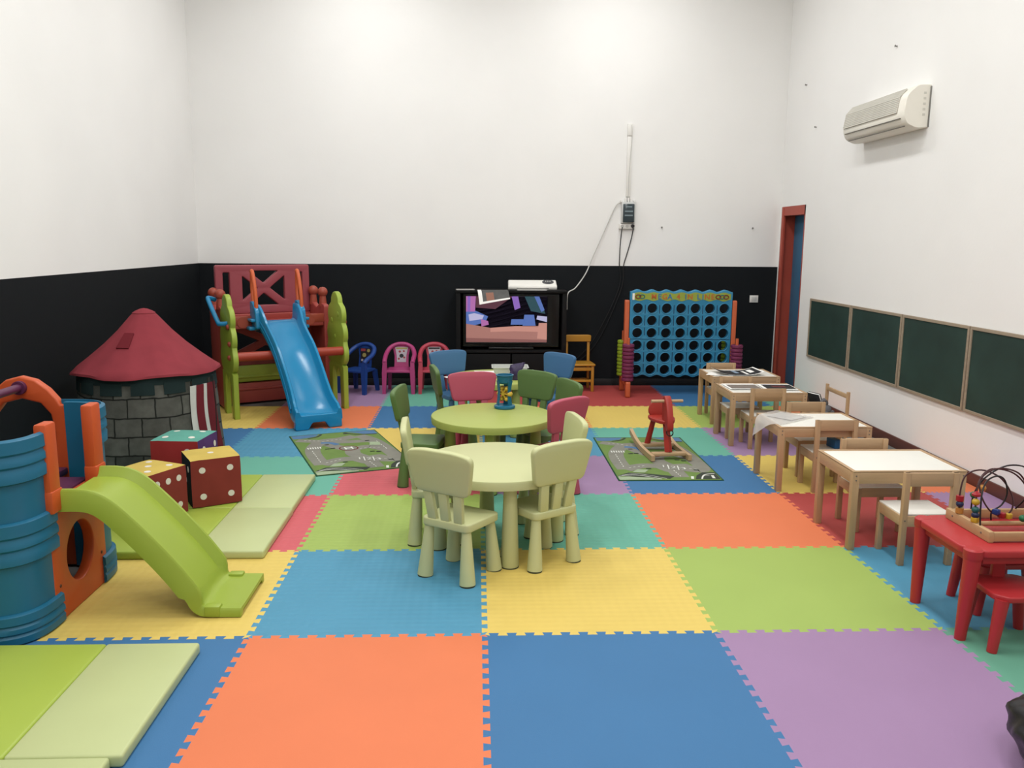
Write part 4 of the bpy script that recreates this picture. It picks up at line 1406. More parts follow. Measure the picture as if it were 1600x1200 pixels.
plate(bm, [rpoly(rect(x0, z0, x1, z1), 0.025)] + holes, 0.06, MXZ((0, 0.92, 0)), 0.01)
part('back_panel', pg, mat('playset_dull_red', '#ad505a', 0.5, var=0.04), bm, 'dull red lattice panel')
bm = BM()
xa, xb, zb, zc_ = -0.40, 0.40, 0.42, 0.82
mx_, mz_ = 0, 0.62
holes = [rpoly([(xa, zb + g), (mx_ - g * 1.5, mz_), (xa, zc_ - g)], 0.015), rpoly([(xb, zb + g), (xb, zc_ - g), (mx_ + g * 1.5, mz_)], 0.015),
         rpoly([(xa + g * 1.6, zb), (xb - g * 1.6, zb), (mx_, mz_ - g)], 0.015), rpoly([(xa + g * 1.6, zc_), (mx_, mz_ + g), (xb - g * 1.6, zc_)], 0.015)]
plate(bm, [rpoly(rect(-0.49, 0.02, 0.49, 0.90), 0.02)] + holes, 0.05, MXZ((0, 0.90, 0)), 0.008)
part('lower_back_panel', pg, PRED, bm)
# side walls with knobs
for sx in (-1, 1):
    bm = BM()
    plate(bm, [rpoly([(0.44, 0.02), (0.93, 0.02), (0.93, 1.0), (0.85, 1.02), (0.69, 0.96), (0.56, 1.02), (0.44, 1.0)], 0.03)], 0.055, MYZ((sx * 0.51, 0, 0)), 0.01)
    sw = part('side_wall', pg, PRED, bm)
    for yy in (0.55, 0.85):
        bm = BM()
        cone(bm, (sx * 0.51, yy, 0.98), (sx * 0.51, yy, 1.10), 0.042, 0.03, 18)
        ball(bm, (sx * 0.51, yy, 1.125), 0.052, (1, 1, 1), 18)
        part('knob', sw, PREDB, bm, 'round red knob')
bm = BM(); box(bm, (0, 0.68, 0.815), (0.96, 0.46, 0.05), bev=0.01)
part('platform', pg, PRED, bm)
for sx in (-1, 1):
    bm = BM()
    cone(bm, (sx * 0.33, 0.44, 0.855), (sx * 0.33, 0.475, 0.855), 0.055, 0.055, 22)
    box(bm, (sx * 0.36, 0.46, 0.87), (0.26, 0.03, 0.09), bev=0.01)
    part('front_bracket', pg, PREDB, bm)
bm = BM(); cone(bm, (-0.53, 0.0, 0.58), (0.53, 0.0, 0.58), 0.043, 0.043, 22)
part('front_bar', pg, plastic('playset_red_bar', '#b8452f', 0.4), bm, 'red cross bar')
bm = BM(); box(bm, (0, 0.78, 0.30), (0.96, 0.04, 0.17), bev=0.012); box(bm, (0, 0.775, 0.27), (0.97, 0.05, 0.03), bev=0.01)
part('lime_board', pg, PLIM, bm, 'lime board under the platform')
bm = BM(); box(bm, (0, 0.74, 0.11), (0.96, 0.05, 0.2), bev=0.012); box(bm, (0, 0.73, 0.15), (0.97, 0.05, 0.03), bev=0.01)
part('base_board', pg, PRED, bm)
bm = BM(); tube(bm, smooth_path([(-0.54, 0.62, 1.07), (-0.60, 0.60, 1.09), (-0.62, 0.55, 1.07), (-0.62, 0.20, 0.90), (-0.61, 0.14, 0.88), (-0.55, 0.10, 0.885)], 6), 0.022, 12)
part('grab_bar', pg, PBLU, bm, 'blue grab bar')

# ------------------------------------------------------------------ small climbing tower with lime slide at the left
TBLU = plastic('tower_blue', '#1f7396', 0.42)
TORA = plastic('tower_orange', '#dd5e2c', 0.42)
TPUR = plastic('tower_purple', '#642c50', 0.45)
TLIM = plastic('tower_lime', '#a9bf45', 0.4)
TX0, TX1, TYA, TYB = -2.75, -1.83, -0.10, 0.87
tw = thing('climbing_tower', 'small climbing tower of blue and orange panels with lime slide, at the left edge', 'slide', (-2.29, 0.385, 0), 0)
ox, oy = -2.29, 0.385
RC = 0.25
def corner(cx, cy, a0, nm):
    """rounded blue corner: recessed body with three ribbed bands gripping the flat panels"""
    def arc(bm, z_r, s0, s1, th):
        secs = []
        for i in range(21):
            a = R(a0 + s0 + (s1 - s0) * i / 20)
            ca, sa = math.cos(a), math.sin(a)
            e_ = (abs(ca) ** 3 + abs(sa) ** 3) ** (-1 / 3)
            ca, sa = ca * e_, sa * e_
            q = [(cx + r * ca, cy + r * sa, z) for r, z in z_r] + [(cx + (RC - th) * ca, cy + (RC - th) * sa, z) for r, z in reversed(z_r)]
            secs.append(q)
        loft(bm, secs)
    bm = BM()
    arc(bm, [(RC, 0.0), (RC, 0.852)], 4, 86, 0.03)
    c_ = part('corner_panel', tw, TBLU, bm, 'blue rounded corner')
    for (za, zb) in ((0.0, 0.135), (0.335, 0.52), (0.675, 0.862)):
        bm = BM()
        h = zb - za
        pr = [(RC + 0.004, za), (RC + 0.016, za + 0.008)]
        for f in (0.36, 0.64):
            pr += [(RC + 0.017, za + h * (f - 0.09)), (RC + 0.010, za + h * (f - 0.02)), (RC + 0.010, za + h * f), (RC + 0.018, za + h * (f + 0.05))]
        pr += [(RC + 0.016, zb - 0.008), (RC + 0.004, zb)]
        arc(bm, pr, -2, 92, 0.0)
        part('band', c_, TBLU, bm)
xl, xr, ya, yb = TX0 + 0.27 - ox, TX1 - 0.27 - ox, TYA + 0.27 - oy, TYB - 0.27 - oy
corner(xr, ya, -90, 'a'); corner(xr, yb, 0, 'b'); corner(xl, yb, 90, 'c'); corner(xl, ya, 180, 'd')
# +X panel with round hole and the panel opposite
for px, nm in ((TX1 - 0.042 - ox, 'front'), (TX0 + 0.042 - ox, 'rear')):
    bm = BM()
    plate(bm, [rpoly(rect(0.135 - oy, 0.0, 0.635 - oy, 0.52), 0.012), circ(0.385 - oy, 0.252, 0.128, 40, 0.137)[::-1]], 0.05, MYZ((px, 0, 0)), 0.006)
    wp = part('wall_panel', tw, TORA, bm, 'orange panel with a round hole')
    bm = BM()
    for (y, z) in ((0.18, 0.16), (0.585, 0.16), (0.585, 0.36), (0.18, 0.05)):
        cone(bm, (px + 0.024, y - oy, z), (px + 0.0275, y - oy, z), 0.008, 0.007, 12)
    part('bolt', wp, mat('dark_bolt', '#5a3326', 0.5), bm)
    for (y0_, y1_, dx) in ((0.125, 0.215, 0), (0.545, 0.64, 0)):
        bm = BM()
        box(bm, (px + 0.02, (y0_ + y1_) / 2 - oy, 0.70), (0.055, y1_ - y0_, 0.38), bev=0.012)
        box(bm, (px + 0.022, (y0_ + y1_) / 2 - oy, 0.55), (0.062, y1_ - y0_ + 0.006, 0.10), bev=0.01)
        part('post', tw, TORA, bm)
# arches front and back
for py in (TYA + 0.02 - oy, TYB - 0.02 - oy):
    bm = BM()
    ol = [(-0.25, 0.0), (0.25, 0.0), (0.25, 0.835), (0.185, 0.838)]
    ol += [(0.17, 0.865), (0.13, 0.915), (0.07, 0.962), (0.0, 0.98), (-0.07, 0.962), (-0.13, 0.915), (-0.17, 0.865), (-0.185, 0.838), (-0.25, 0.835)]
    inn = [(-0.145, 0.53), (-0.15, 0.70), (-0.135, 0.79), (-0.09, 0.845), (0.0, 0.868), (0.09, 0.845), (0.135, 0.79), (0.15, 0.70), (0.145, 0.53)]
    low = circ(0, 0.25, 0.12, 32)
    plate(bm, [ol, inn, low], 0.05, MXZ((0, py, 0)), 0.01)
    part('arch_panel', tw, TORA, bm, 'orange arch panel')
bm = BM()
cone(bm, (0.0, TYA + 0.05 - oy, 0.925), (0.0, TYB - 0.05 - oy, 0.925), 0.02, 0.02, 16)
for yy in (TYA + 0.055 - oy, TYB - 0.055 - oy):
    cone(bm, (0.0, yy - 0.012, 0.925), (0.0, yy + 0.012, 0.925), 0.034, 0.034, 18)
part('top_bar', tw, TPUR, bm, 'purple bar')
bm = BM(); box(bm, (0, 0, 0.505), (0.78, 0.49, 0.04), bev=0.008)
box(bm, (0, 0, 0.505), (0.41, 0.86, 0.036), bev=0.008)
part('platform', tw, TPUR, bm, 'purple platform')
# lime slide
prof = smooth_path([(-1.835, 0.548, 0), (-1.72, 0.545, 0), (-1.64, 0.51, 0), (-1.55, 0.425, 0), (-1.45, 0.315, 0), (-1.36, 0.205, 0), (-1.29, 0.105, 0), (-1.265, 0.06, 0), (-1.235, 0.044, 0), (-1.16, 0.042, 0), (-1.08, 0.041, 0)], 4)
bm = BM()
secs = []
for i, p in enumerate(prof):
    a = prof[max(i - 1, 0)]; b = prof[min(i + 1, len(prof) - 1)]
    tg = Vector((b.x - a.x, 0, b.y - a.y)).normalized()
    nr = Vector((-tg.z, 0, tg.x))
    if nr.z < 0:
        nr = -nr
    t_ = p.x
    wall = 0.042
    if t_ > -1.29:
        wall = max(0.002, 0.042 * (1 - (t_ + 1.29) / 0.05))
    und = -0.055 if t_ < -1.29 else -0.038
    hw = 0.203 if t_ < -1.25 else 0.205
    def Q(y, n_):
        v = Vector((p.x - ox, y + 0.392 - oy, p.y)) + nr * n_
        v.z = max(v.z, 0.002)
        return tuple(v)
    secs.append([Q(-hw, und), Q(-hw, wall - 0.01), Q(-hw + 0.008, wall), Q(-hw + 0.024, wall), Q(-hw + 0.034, wall * 0.6), Q(-hw + 0.05, 0.0), Q(0, -0.001), Q(hw - 0.05, 0.0), Q(hw - 0.034, wall * 0.6), Q(hw - 0.024, wall), Q(hw - 0.008, wall), Q(hw, wall - 0.01), Q(hw, und), Q(hw - 0.03, und), Q(hw - 0.04, -0.02), Q(-hw + 0.04, -0.02), Q(-hw + 0.03, und)])
loft(bm, secs)
tsl = part('slide', tw, TLIM, bm, 'lime green slide', ang=50)
for yy in (-0.185, 0.185):
    bm = BM(); box(bm, (-1.205 - ox, 0.392 - oy + yy, 0.03), (0.07, 0.05, 0.05), bev=0.008)
    part('slide_lug', tsl, TLIM, bm)
bm = BM(); box(bm, (-1.50 - ox, 0.392 - oy, 0.305), (0.05, 0.36, 0.05), (0, R(48), 0), 0.01)
part('slide_rib', tsl, TLIM, bm)

# ------------------------------------------------------------------ television cabinet and what stands on it
CAB = mat('black_cabinet', '#0d0d0f', 0.7, var=0.15, spec=0.2)
cb = thing('television_cabinet', 'black cabinet holding the television against the back wall', 'cabinet', (0.345, 6.06, 0), 0)
CW, CD = 1.23, 0.44
bm = BM(); box(bm, (0, 0, 1.105), (CW, CD, 0.03), bev=0.006)
part('top', cb, CAB, bm)
for sx in (-1, 1):
    bm = BM(); box(bm, (sx * (CW / 2 - 0.03), 0, 0.545), (0.05, CD - 0.01, 1.09), bev=0.006)
    part('side_panel', cb, CAB, bm)
bm = BM(); box(bm, (0, 0.0, 0.445), (CW - 0.11, CD - 0.02, 0.03), bev=0.004)
part('shelf', cb, CAB, bm)
bm = BM(); box(bm, (0, CD / 2 - 0.015, 0.545), (CW - 0.11, 0.012, 1.08))
part('back', cb, CAB, bm)
for sx in (-1, 1):
    bm = BM(); box(bm, (sx * 0.283, -CD / 2 + 0.02, 0.225), (0.55, 0.018, 0.39), bev=0.004)
    d_ = part('door', cb, CAB, bm)
    bm = BM(); box(bm, (sx * 0.04, -CD / 2 + 0.005, 0.25), (0.012, 0.014, 0.09), bev=0.003)
    part('handle', d_, mat('dark_metal', '#3a3a3c', 0.35), bm)
tv = thing('television', 'television showing a bright picture, inside the black cabinet', 'television', (0.345, 5.98, 0.4605), 0)
bm = BM(); plate(bm, [rpoly(rect(-0.535, 0.03, 0.535, 0.62), 0.012), rect(-0.50, 0.08, 0.40, 0.592)], 0.05, MXZ((0, -0.03, 0)), 0.004)
part('bezel', tv, mat('black_gloss', '#0d0d0f', 0.2), bm)
bm = BM(); box(bm, (0, 0.04, 0.33), (1.0, 0.12, 0.55), bev=0.02); box(bm, (0, 0.0, 0.015), (0.5, 0.2, 0.03), bev=0.006)
part('housing', tv, mat('black_gloss', '#0d0d0f', 0.2), bm)
SC = [glow('screen_' + n, h, s) for n, h, s in (('dusk', '#2c2634', 0.9), ('floor', '#a9756c', 0.95), ('violet', '#8a63b8', 0.95), ('pink', '#b06aa8', 0.95), ('blue', '#5470b4', 0.95), ('maroon', '#5a3240', 0.9), ('plank', '#8d5c58', 0.9), ('pale', '#b9b6d8', 0.95), ('rosy', '#c78d80', 0.95), ('teal', '#234a55', 0.9))]
bm = BM()
sx0, sx1, sz0, sz1 = -0.50, 0.40, 0.08, 0.592
def scr(poly, k, layer):
    f = bm.faces.new([bm.verts.new((sx0 + (sx1 - sx0) * u, -0.020 - 0.0004 * layer, sz0 + (sz1 - sz0) * v)) for u, v in poly])
    f.material_index = k
scr(rect(0, 0, 1, 1), 0, 0)
scr([(0, 0), (1, 0), (1, 0.36), (0.6, 0.35), (0.3, 0.31), (0, 0.40)], 1, 1)
scr([(0, 0), (1, 0), (1, 0.05), (0, 0.09)], 6, 2)
scr([(0.3, 0.31), (0.62, 0.35), (1.0, 0.32), (1, 0.22), (0.6, 0.24), (0.3, 0.22)], 8, 2)
scr([(0, 0.66), (0.11, 0.66), (0.12, 1), (0, 1)], 3, 1)
scr([(0.015, 0.66), (0.05, 0.66), (0.055, 1), (0.02, 1)], 2, 2)
scr([(0.12, 0.75), (0.36, 0.72), (0.58, 1), (0.12, 1)], 5, 1)
scr([(0, 0.4), (0.1, 0.36), (0.24, 0.44), (0.27, 0.56), (0.12, 0.68), (0, 0.66)], 4, 1)
scr([(0.19, 0.34), (0.28, 0.38), (0.27, 0.46), (0.18, 0.5)], 3, 2)
scr([(0.04, 0.46), (0.2, 0.5), (0.22, 0.58), (0.1, 0.63), (0.03, 0.6)], 7, 2)
scr([(0.56, 1), (0.64, 1), (0.67, 0.75), (0.6, 0.7)], 2, 1)
scr([(0.55, 0.38), (0.7, 0.38), (0.73, 0.5), (0.56, 0.5)], 4, 1)
scr([(0.72, 1), (0.9, 1), (0.98, 0.62), (0.8, 0.68)], 9, 1)
scr([(0.84, 1), (0.9, 1), (0.97, 0.7), (0.93, 0.66)], 4, 2)
scr([(0.87, 0.5), (1, 0.44), (1, 0.56), (0.88, 0.58)], 7, 1)
scr([(0.88, 0.08), (1, 0.06), (1, 0.42), (0.9, 0.42)], 8, 3)
scr([(0.7, 0.36), (0.86, 0.36), (0.84, 0.6), (0.72, 0.6)], 4, 1)
part('screen', tv, SC, bm, 'lit screen')
lam = thing('laminator', 'white laminator on top of the black television cabinet', 'laminator', (0.585, 6.08, 1.1205), 0)
LW = plastic('white_appliance', '#e6e4de', 0.35)
bm = BM()
pf = [(-0.075, 0.0), (-0.085, 0.03), (-0.075, 0.052), (0.045, 0.105), (0.07, 0.095), (0.08, 0.0)]
loft(bm, [[(x * sc_, y, z * sc2) for y, z in rpoly(pf, 0.012, 3)] for x, sc_, sc2 in ((-0.27, 1, 0.88), (-0.262, 1, 1), (-0.25, 1, 1.0), (0.25, 1, 1.0), (0.262, 1, 1), (0.27, 1, 0.88))])
part('body', lam, LW, bm)
bm = BM(); plate(bm, [circ(0.175, 0.0, 0.065, 28, 0.05)], 0.006, MXY((0, -0.005, 0.084)) @ Matrix.Rotation(R(23.8), 4, 'X'), 0.001)
cp_ = part('control_panel', lam, mat('grey_panel', '#4b4c50', 0.4), bm, 'grey control panel')
for i in range(3):
    bm = BM(); cone(bm, (0.15 + 0.024 * i, 0.0, 0.088), (0.15 + 0.024 * i, -0.003, 0.096), 0.007, 0.006, 12)
    part('button', cp_, LW, bm)
bm = BM(); box(bm, (0, -0.079, 0.022), (0.36, 0.006, 0.012))
part('slot', lam, mat('slot_dark', '#2b2b2b', 0.5), bm)
sheet('paper_sheet', 'white paper coming out of the front of the laminator', (0.575, 5.955, 1.1212), 0, 0.33, 0.08, 0.0)
bm = BM()
# picture sheet hanging over the front edge of the cabinet
rows = []
yF, zT = 5.838, 1.1215
for i in range(13):
    s_ = i / 12 * 0.325
    if s_ < 0.13:
        y, z = yF + 0.13 - s_, zT
    else:
        th = min((s_ - 0.13) / 0.06, R(62))
        ex = max(0, (s_ - 0.13) - 0.06 * R(62))
        y, z = yF - 0.06 * math.sin(th) - ex * math.cos(R(62)), zT - 0.06 * (1 - math.cos(th)) - ex * math.sin(R(62))
    sk = 0.0 if s_ < 0.13 else (s_ - 0.13)
    rows.append([bm.verts.new((-0.03 + 0.33 * j / 8 + sk * 0.12 + (0.0 if j < 9 else 0), y - 0.0, z + sk * 0.32 * (j / 8))) for j in range(9)])
for i in range(12):
    for j in range(8):
        f = bm.faces.new((rows[i][j], rows[i][j + 1], rows[i + 1][j + 1], rows[i + 1][j]))
        f.material_index = 1 if (1 <= j <= 7 and i < 11) else 0
        if f.material_index == 1 and 2 <= j <= 3 and 7 <= i <= 10:
            f.material_index = 2
hang = solo('picture_sheet', 'dark printed sheet with white border hanging over the front of the television', 'paper', [PAPER, mat('dim_grey_print', '#5b5b5a', 0.6, var=0.25, vscale=14), mat('skin_tone_print', '#a4705c', 0.6)], bm)
bm = BM()
box(bm, (0, 0, 0.006), (0.2, 0.09, 0.012), (0, 0, R(8)), 0.003)
solo('clear_sleeve', 'clear plastic sleeve on the left end of the television cabinet', 'sheet', clr2, bm, (-0.165, 5.93, 1.1202), 0)

# ------------------------------------------------------------------ giant four in a row game
CBLU = plastic('game_blue', '#3a98c6', 0.4)
CORA = plastic('game_orange', '#e06f45', 0.42)
gm = thing('four_in_a_row_game', 'giant blue four in a row game frame on orange legs', 'game', (2.18, 5.70, 0), R(-1.5))
BW, BZ0, BZ1 = 0.555, 0.195, 1.15
cxs = [-BW + 0.085 + i * (2 * BW - 0.17) / 6 for i in range(7)]
zs = [0.275 + i * 0.1345 for i in range(6)]
bm = BM()
ol = []
for i in range(57):
    x = -BW + 2 * BW * i / 56
    ol.append((x, BZ0 + 0.010 - 0.012 * math.cos(2 * PI * i / 8 + PI)))
for i in range(57):
    x = BW - 2 * BW * i / 56
    ol.append((x, BZ1 - 0.012 - 0.012 * math.cos(2 * PI * i / 8)))
plate(bm, [ol] + [circ(x, z, 0.0555, 28) for x in cxs for z in zs], 0.075, MXZ((0, 0, 0)), 0.006)
brd = part('board', gm, CBLU, bm, 'blue board with forty two round holes')
bm = BM()
for x in cxs:
    for z in zs:
        pts = [(x + 0.058 * math.cos(2 * PI * i / 28), -0.039, z + 0.058 * math.sin(2 * PI * i / 28)) for i in range(28)]
        tube(bm, pts, 0.0055, 6, True)
part('hole_rim', brd, CBLU, bm)
bm = BM()
for i in range(6):
    x = (cxs[i] + cxs[i + 1]) / 2
    for (za, zb) in ((0.25, 0.34), (0.36, 0.47), (0.49, 0.585), (0.655, 0.74), (0.76, 0.87), (0.89, 0.985)):
        box(bm, (x, -0.0378, (za + zb) / 2), (0.008, 0.003, zb - za))
box(bm, (0, -0.0378, 0.6115), (2 * BW - 0.02, 0.003, 0.005))
part('groove', brd, mat('deep_blue_groove', '#123f66', 0.5), bm)
bm = BM()
bo = [(-BW + 0.02, 1.032)]
for i in range(43):
    x = -BW + 0.02 + (2 * BW - 0.04) * i / 42
    bo.append((x, 1.036 + 0.010 * math.cos(2 * PI * i / 6)))
bo += [(BW - 0.02, 1.115)]
for i in range(43):
    x = BW - 0.02 - (2 * BW - 0.04) * i / 42
    bo.append((x, 1.115 - 0.008 * math.cos(2 * PI * i / 6)))
plate(bm, [bo], 0.004, MXZ((0, -0.0385, 0)), 0.0)
sg = part('title_banner', brd, mat('game_yellow_green', '#a8b84a', 0.5), bm, 'yellow green title banner')
LC = [mat('letter_orange', '#d4733a', 0.5), mat('letter_blue', '#3d82b8', 0.5)]
word = 'MEGA 4 IN LINE'
cur = -0.335
for i, ch_ in enumerate(word):
    if ch_ == ' ':
        cur += 0.034
        continue
    wd = {'M': 0.068, 'I': 0.034, 'N': 0.062, '4': 0.058}.get(ch_, 0.056)
    bm = BM()
    text(bm, ch_, 0.078, MXZ((cur + wd / 2, -0.0415, 1.072)), 0.0012, offset=0.0016)
    part('letter', sg, LC[0] if i in (0, 2, 5, 8, 12, 13) else LC[1], bm, ang=30)
    cur += wd
for cx_, n_ in ((-0.45, 2), (0.44, 3)):
    for k in range(n_):
        bm = BM()
        x = cx_ + (k - (n_ - 1) / 2) * 0.042
        tube(bm, [(x + 0.027 * math.cos(2 * PI * i / 24), -0.043 + 0.003 * (k % 2), 1.074 + 0.020 * math.sin(2 * PI * i / 24)) for i in range(24)], 0.006, 8, True)
        part('chain_link', sg, mat('link_brown', '#8d3f22', 0.5) if k != 1 else mat('link_green', '#2e7f7a', 0.5), bm)
bm = BM(); box(bm, (-0.522, -0.041, 1.074), (0.022, 0.003, 0.07))
box(bm, (-0.522, -0.043, 1.074), (0.006, 0.002, 0.05))
part('white_sticker', sg, PAPER, bm)
for sx in (-1, 1):
    bm = BM()
    plate(bm, [rpoly([(-0.035, 1.035), (-0.04, 0.175), (-0.26, 0.172), (-0.26, 0.0), (-0.19, 0.0), (-0.17, 0.12), (0.17, 0.12), (0.19, 0.0), (0.26, 0.0), (0.26, 0.172), (0.04, 0.175), (0.035, 1.035)], 0.02)], 0.05, MYZ((sx * (BW + 0.03), 0, 0)), 0.008)
    lg = part('side_frame', gm, CORA, bm, 'orange leg frame')
    for sy in (-1, 1):
        bm = BM()
        cone(bm, (sx * (BW + 0.03), sy * 0.19, 0.165), (sx * (BW + 0.03), sy * 0.19, 0.64 if sy < 0 else 0.68), 0.019, 0.016, 16)
        part('disc_peg', lg, CORA, bm)
GPUR = plastic('disc_purple', '#84345c', 0.4)
GLIM = plastic('disc_lime', '#9cb832', 0.4)
bm = BM(); lathe(bm, [(0.023, 0.004), (0.055, 0.0), (0.063, 0.005), (0.066, 0.019), (0.063, 0.033), (0.055, 0.038), (0.023, 0.034), (0.023, 0.004)], 32)
dp = solo('game_disc', 'purple ring', 'game disc', GPUR, bm, (0, 0, 0), 0, 'purple rings of the four in a row game')
ORD = ['lowest', 'second lowest', 'third lowest', 'fourth lowest', 'fifth lowest', 'sixth lowest', 'seventh lowest', 'eighth lowest', 'ninth lowest', 'topmost']
Mg = gm.matrix_basis.copy()
Mg = Matrix.Translation(gm.location) @ Matrix.Rotation(R(-1.5), 4, 'Z')
first = True
for sx, sy, m, nm, side in ((-1, -1, GPUR, 'purple', 'on the front peg at the left leg'), (1, -1, GPUR, 'purple', 'on the front peg at the right leg'), (-1, 1, GLIM, 'lime', 'on the rear peg at the left leg'), (1, 1, GLIM, 'lime', 'on the rear peg at the right leg')):
    for k in range(10):
        loc = Mg @ Vector((sx * (BW + 0.03), sy * 0.19, 0.1752 + 0.0402 * k))
        lab = '%s ring, %s %s of the blue game' % (nm, ORD[k], side)
        if first:
            dp.location = loc; dp['label'] = lab; first = False
        else:
            dup(dp, lab, loc, 0, nm + ' rings of the four in a row game', {GPUR: m})

# ------------------------------------------------------------------ small plastic armchairs and yellow chair by the back wall
ABLU = plastic('armchair_blue', '#234d9e', 0.4)
APNK = plastic('armchair_pink', '#c04684', 0.4)
AROS = plastic('armchair_rose', '#cc4a5e', 0.4)
STK = [mat('sticker_pale', '#b6b0ba', 0.4), mat('sticker_dark', '#2c2b30', 0.4), mat('sticker_red', '#b04a50', 0.4), mat('sticker_yellow', '#b9ad6a', 0.4)]
def armchair(label, m, loc, rz, kind):
    t = thing('plastic_armchair', label, 'chair', loc, rz, 'small plastic armchairs by the back wall')
    t.scale = (1.0, 1.0, 0.93)
    for sx in (-1, 1):
        bm = BM()
        loft(bm, [[(sx * x + a * 0.5 * wx, y + b * 0.5 * wy, z) for a, b in ((-1, -1), (1, -1), (1, 1), (-1, 1))] for x, y, z, wx, wy in ((0.158, -0.15, 0.0, 0.036, 0.04), (0.152, -0.135, 0.25, 0.052, 0.055), (0.150, -0.125, 0.385, 0.04, 0.04))])
        part('front_leg', t, m, bm)
        bm = BM()
        loft(bm, [[(sx * x + a * 0.5 * wx, y + b * 0.5 * wy, z) for a, b in ((-1, -1), (1, -1), (1, 1), (-1, 1))] for x, y, z, wx, wy in ((0.14, 0.16, 0.0, 0.034, 0.036), (0.125, 0.125, 0.26, 0.045, 0.045))])
        part('rear_leg', t, m, bm)
    bm = BM(); plate(bm, [rpoly([(-0.16, -0.155), (0.16, -0.155), (0.14, 0.14), (-0.14, 0.14)], 0.03)], 0.025, MXY((0, 0, 0.262)), 0.006)
    part('seat', t, m, bm)
    bm = BM()
    hoop = smooth_path([(-0.152, -0.14, 0.365), (-0.155, -0.08, 0.40), (-0.155, 0.04, 0.445), (-0.125, 0.13, 0.505), (-0.065, 0.165, 0.54), (0, 0.172, 0.55), (0.065, 0.165, 0.54), (0.125, 0.13, 0.505), (0.155, 0.04, 0.445), (0.155, -0.08, 0.40), (0.152, -0.14, 0.365)], 6)
    tube(bm, hoop, 0.025, 12)
    part('arm_hoop', t, m, bm)
    bm = BM()
    secs = []
    for (z, hw, y) in ((0.255, 0.082, 0.125), (0.33, 0.078, 0.138), (0.41, 0.078, 0.152), (0.48, 0.092, 0.163), (0.535, 0.105, 0.168)):
        secs.append([(-hw, y - 0.007, z), (hw, y - 0.007, z), (hw, y + 0.007, z), (-hw, y + 0.007, z)])
    loft(bm, secs)
    bk = part('backrest', t, m, bm)
    bm = BM()
    def S_(poly, k, layer):
        def yz(z):
            return 0.125 + (z - 0.255) / 0.28 * 0.045
        f = bm.faces.new([bm.verts.new((x, yz(z) - 0.0095 - 0.0006 * layer, z)) for x, z in poly])
        f.material_index = k
    if kind == 'blue':
        S_([(-0.055, 0.325), (0.055, 0.325), (0.06, 0.42), (0.07, 0.50), (-0.07, 0.50), (-0.06, 0.42)], 1, 0)
        S_(circ(-0.012, 0.42, 0.025, 14), 3, 1); S_(circ(0.038, 0.475, 0.02, 14), 3, 1); S_(rpoly(rect(-0.06, 0.465, 0.0, 0.495), 0.005), 2, 1); S_(circ(0.03, 0.37, 0.014, 10), 3, 1); S_(circ(-0.035, 0.36, 0.014, 10), 0, 1); S_(circ(0.0, 0.34, 0.012, 10), 2, 1)
    else:
        S_([(-0.05, 0.335), (0.05, 0.335), (0.055, 0.42), (0.074, 0.515), (-0.074, 0.515), (-0.055, 0.42)], 0, 0)
        S_(rpoly(rect(-0.062, 0.488, 0.062, 0.508), 0.008), 1 if kind == 'rose' else 3, 1)
        for (x, z, r, k) in ((-0.02, 0.46, 0.014, 2), (0.025, 0.465, 0.012, 2), (0.0, 0.41, 0.024, 1), (0.03, 0.39, 0.012, 2), (-0.03, 0.375, 0.012, 2)):
            S_(circ(x, z, r, 12), k, 1)
    part('sticker', bk, STK, bm, 'printed picture on the backrest')
    return t
armchair('small blue plastic armchair by the big slide, with a dark printed backrest', ABLU, (-1.335, 5.83, 0), R(-24), 'blue')
armchair('small pink plastic armchair in the middle of the three armchairs', APNK, (-0.882, 5.84, 0), R(-2), 'pink')
armchair('small rose red plastic armchair half hidden behind the left blue chair', AROS, (-0.505, 5.85, 0), R(3), 'rose')
YW = wood('yellow_stained_wood', '#c98f30', 2, 0.4)
YWX = wood('yellow_stained_wood_cross', '#cf9634', 0, 0.4)
yc = thing('yellow_chair', 'yellow stained wooden chair between the television and the four in a row game', 'chair', (1.115, 5.965, 0), R(2))
for sx in (-1, 1):
    bm = BM(); box(bm, (sx * 0.135, -0.12, 0.145), (0.032, 0.032, 0.29), bev=0.004)
    part('front_leg', yc, YW, bm)
    bm = BM(); box(bm, (sx * 0.125, 0.135, 0.295), (0.03, 0.03, 0.59), (R(-2), 0, 0), 0.004)
    part('back_post', yc, YW, bm)
    bm = BM(); box(bm, (sx * 0.132, 0.005, 0.10), (0.02, 0.23, 0.025), bev=0.003)
    part('side_rail', yc, YW, bm)
for (y, z) in ((-0.12, 0.255), (0.13, 0.10), (-0.115, 0.12)):
    bm = BM(); box(bm, (0, y, z), (0.25, 0.02, 0.04 if z > 0.2 else 0.026), bev=0.003)
    part('stretcher', yc, YWX, bm)
bm = BM(); plate(bm, [rpoly([(-0.165, -0.15), (0.165, -0.15), (0.15, 0.15), (-0.15, 0.15)], 0.02)], 0.022, MXY((0, 0, 0.30)), 0.005)
part('seat', yc, YWX, bm)
bm = BM(); plate(bm, [rpoly([(-0.15, 0.535), (0.15, 0.535), (0.152, 0.605), (0.12, 0.612), (-0.12, 0.612), (-0.152, 0.605)], 0.012)], 0.02, MXZ((0, 0.122, 0)), 0.004)
part('backrest', yc, YWX, bm)

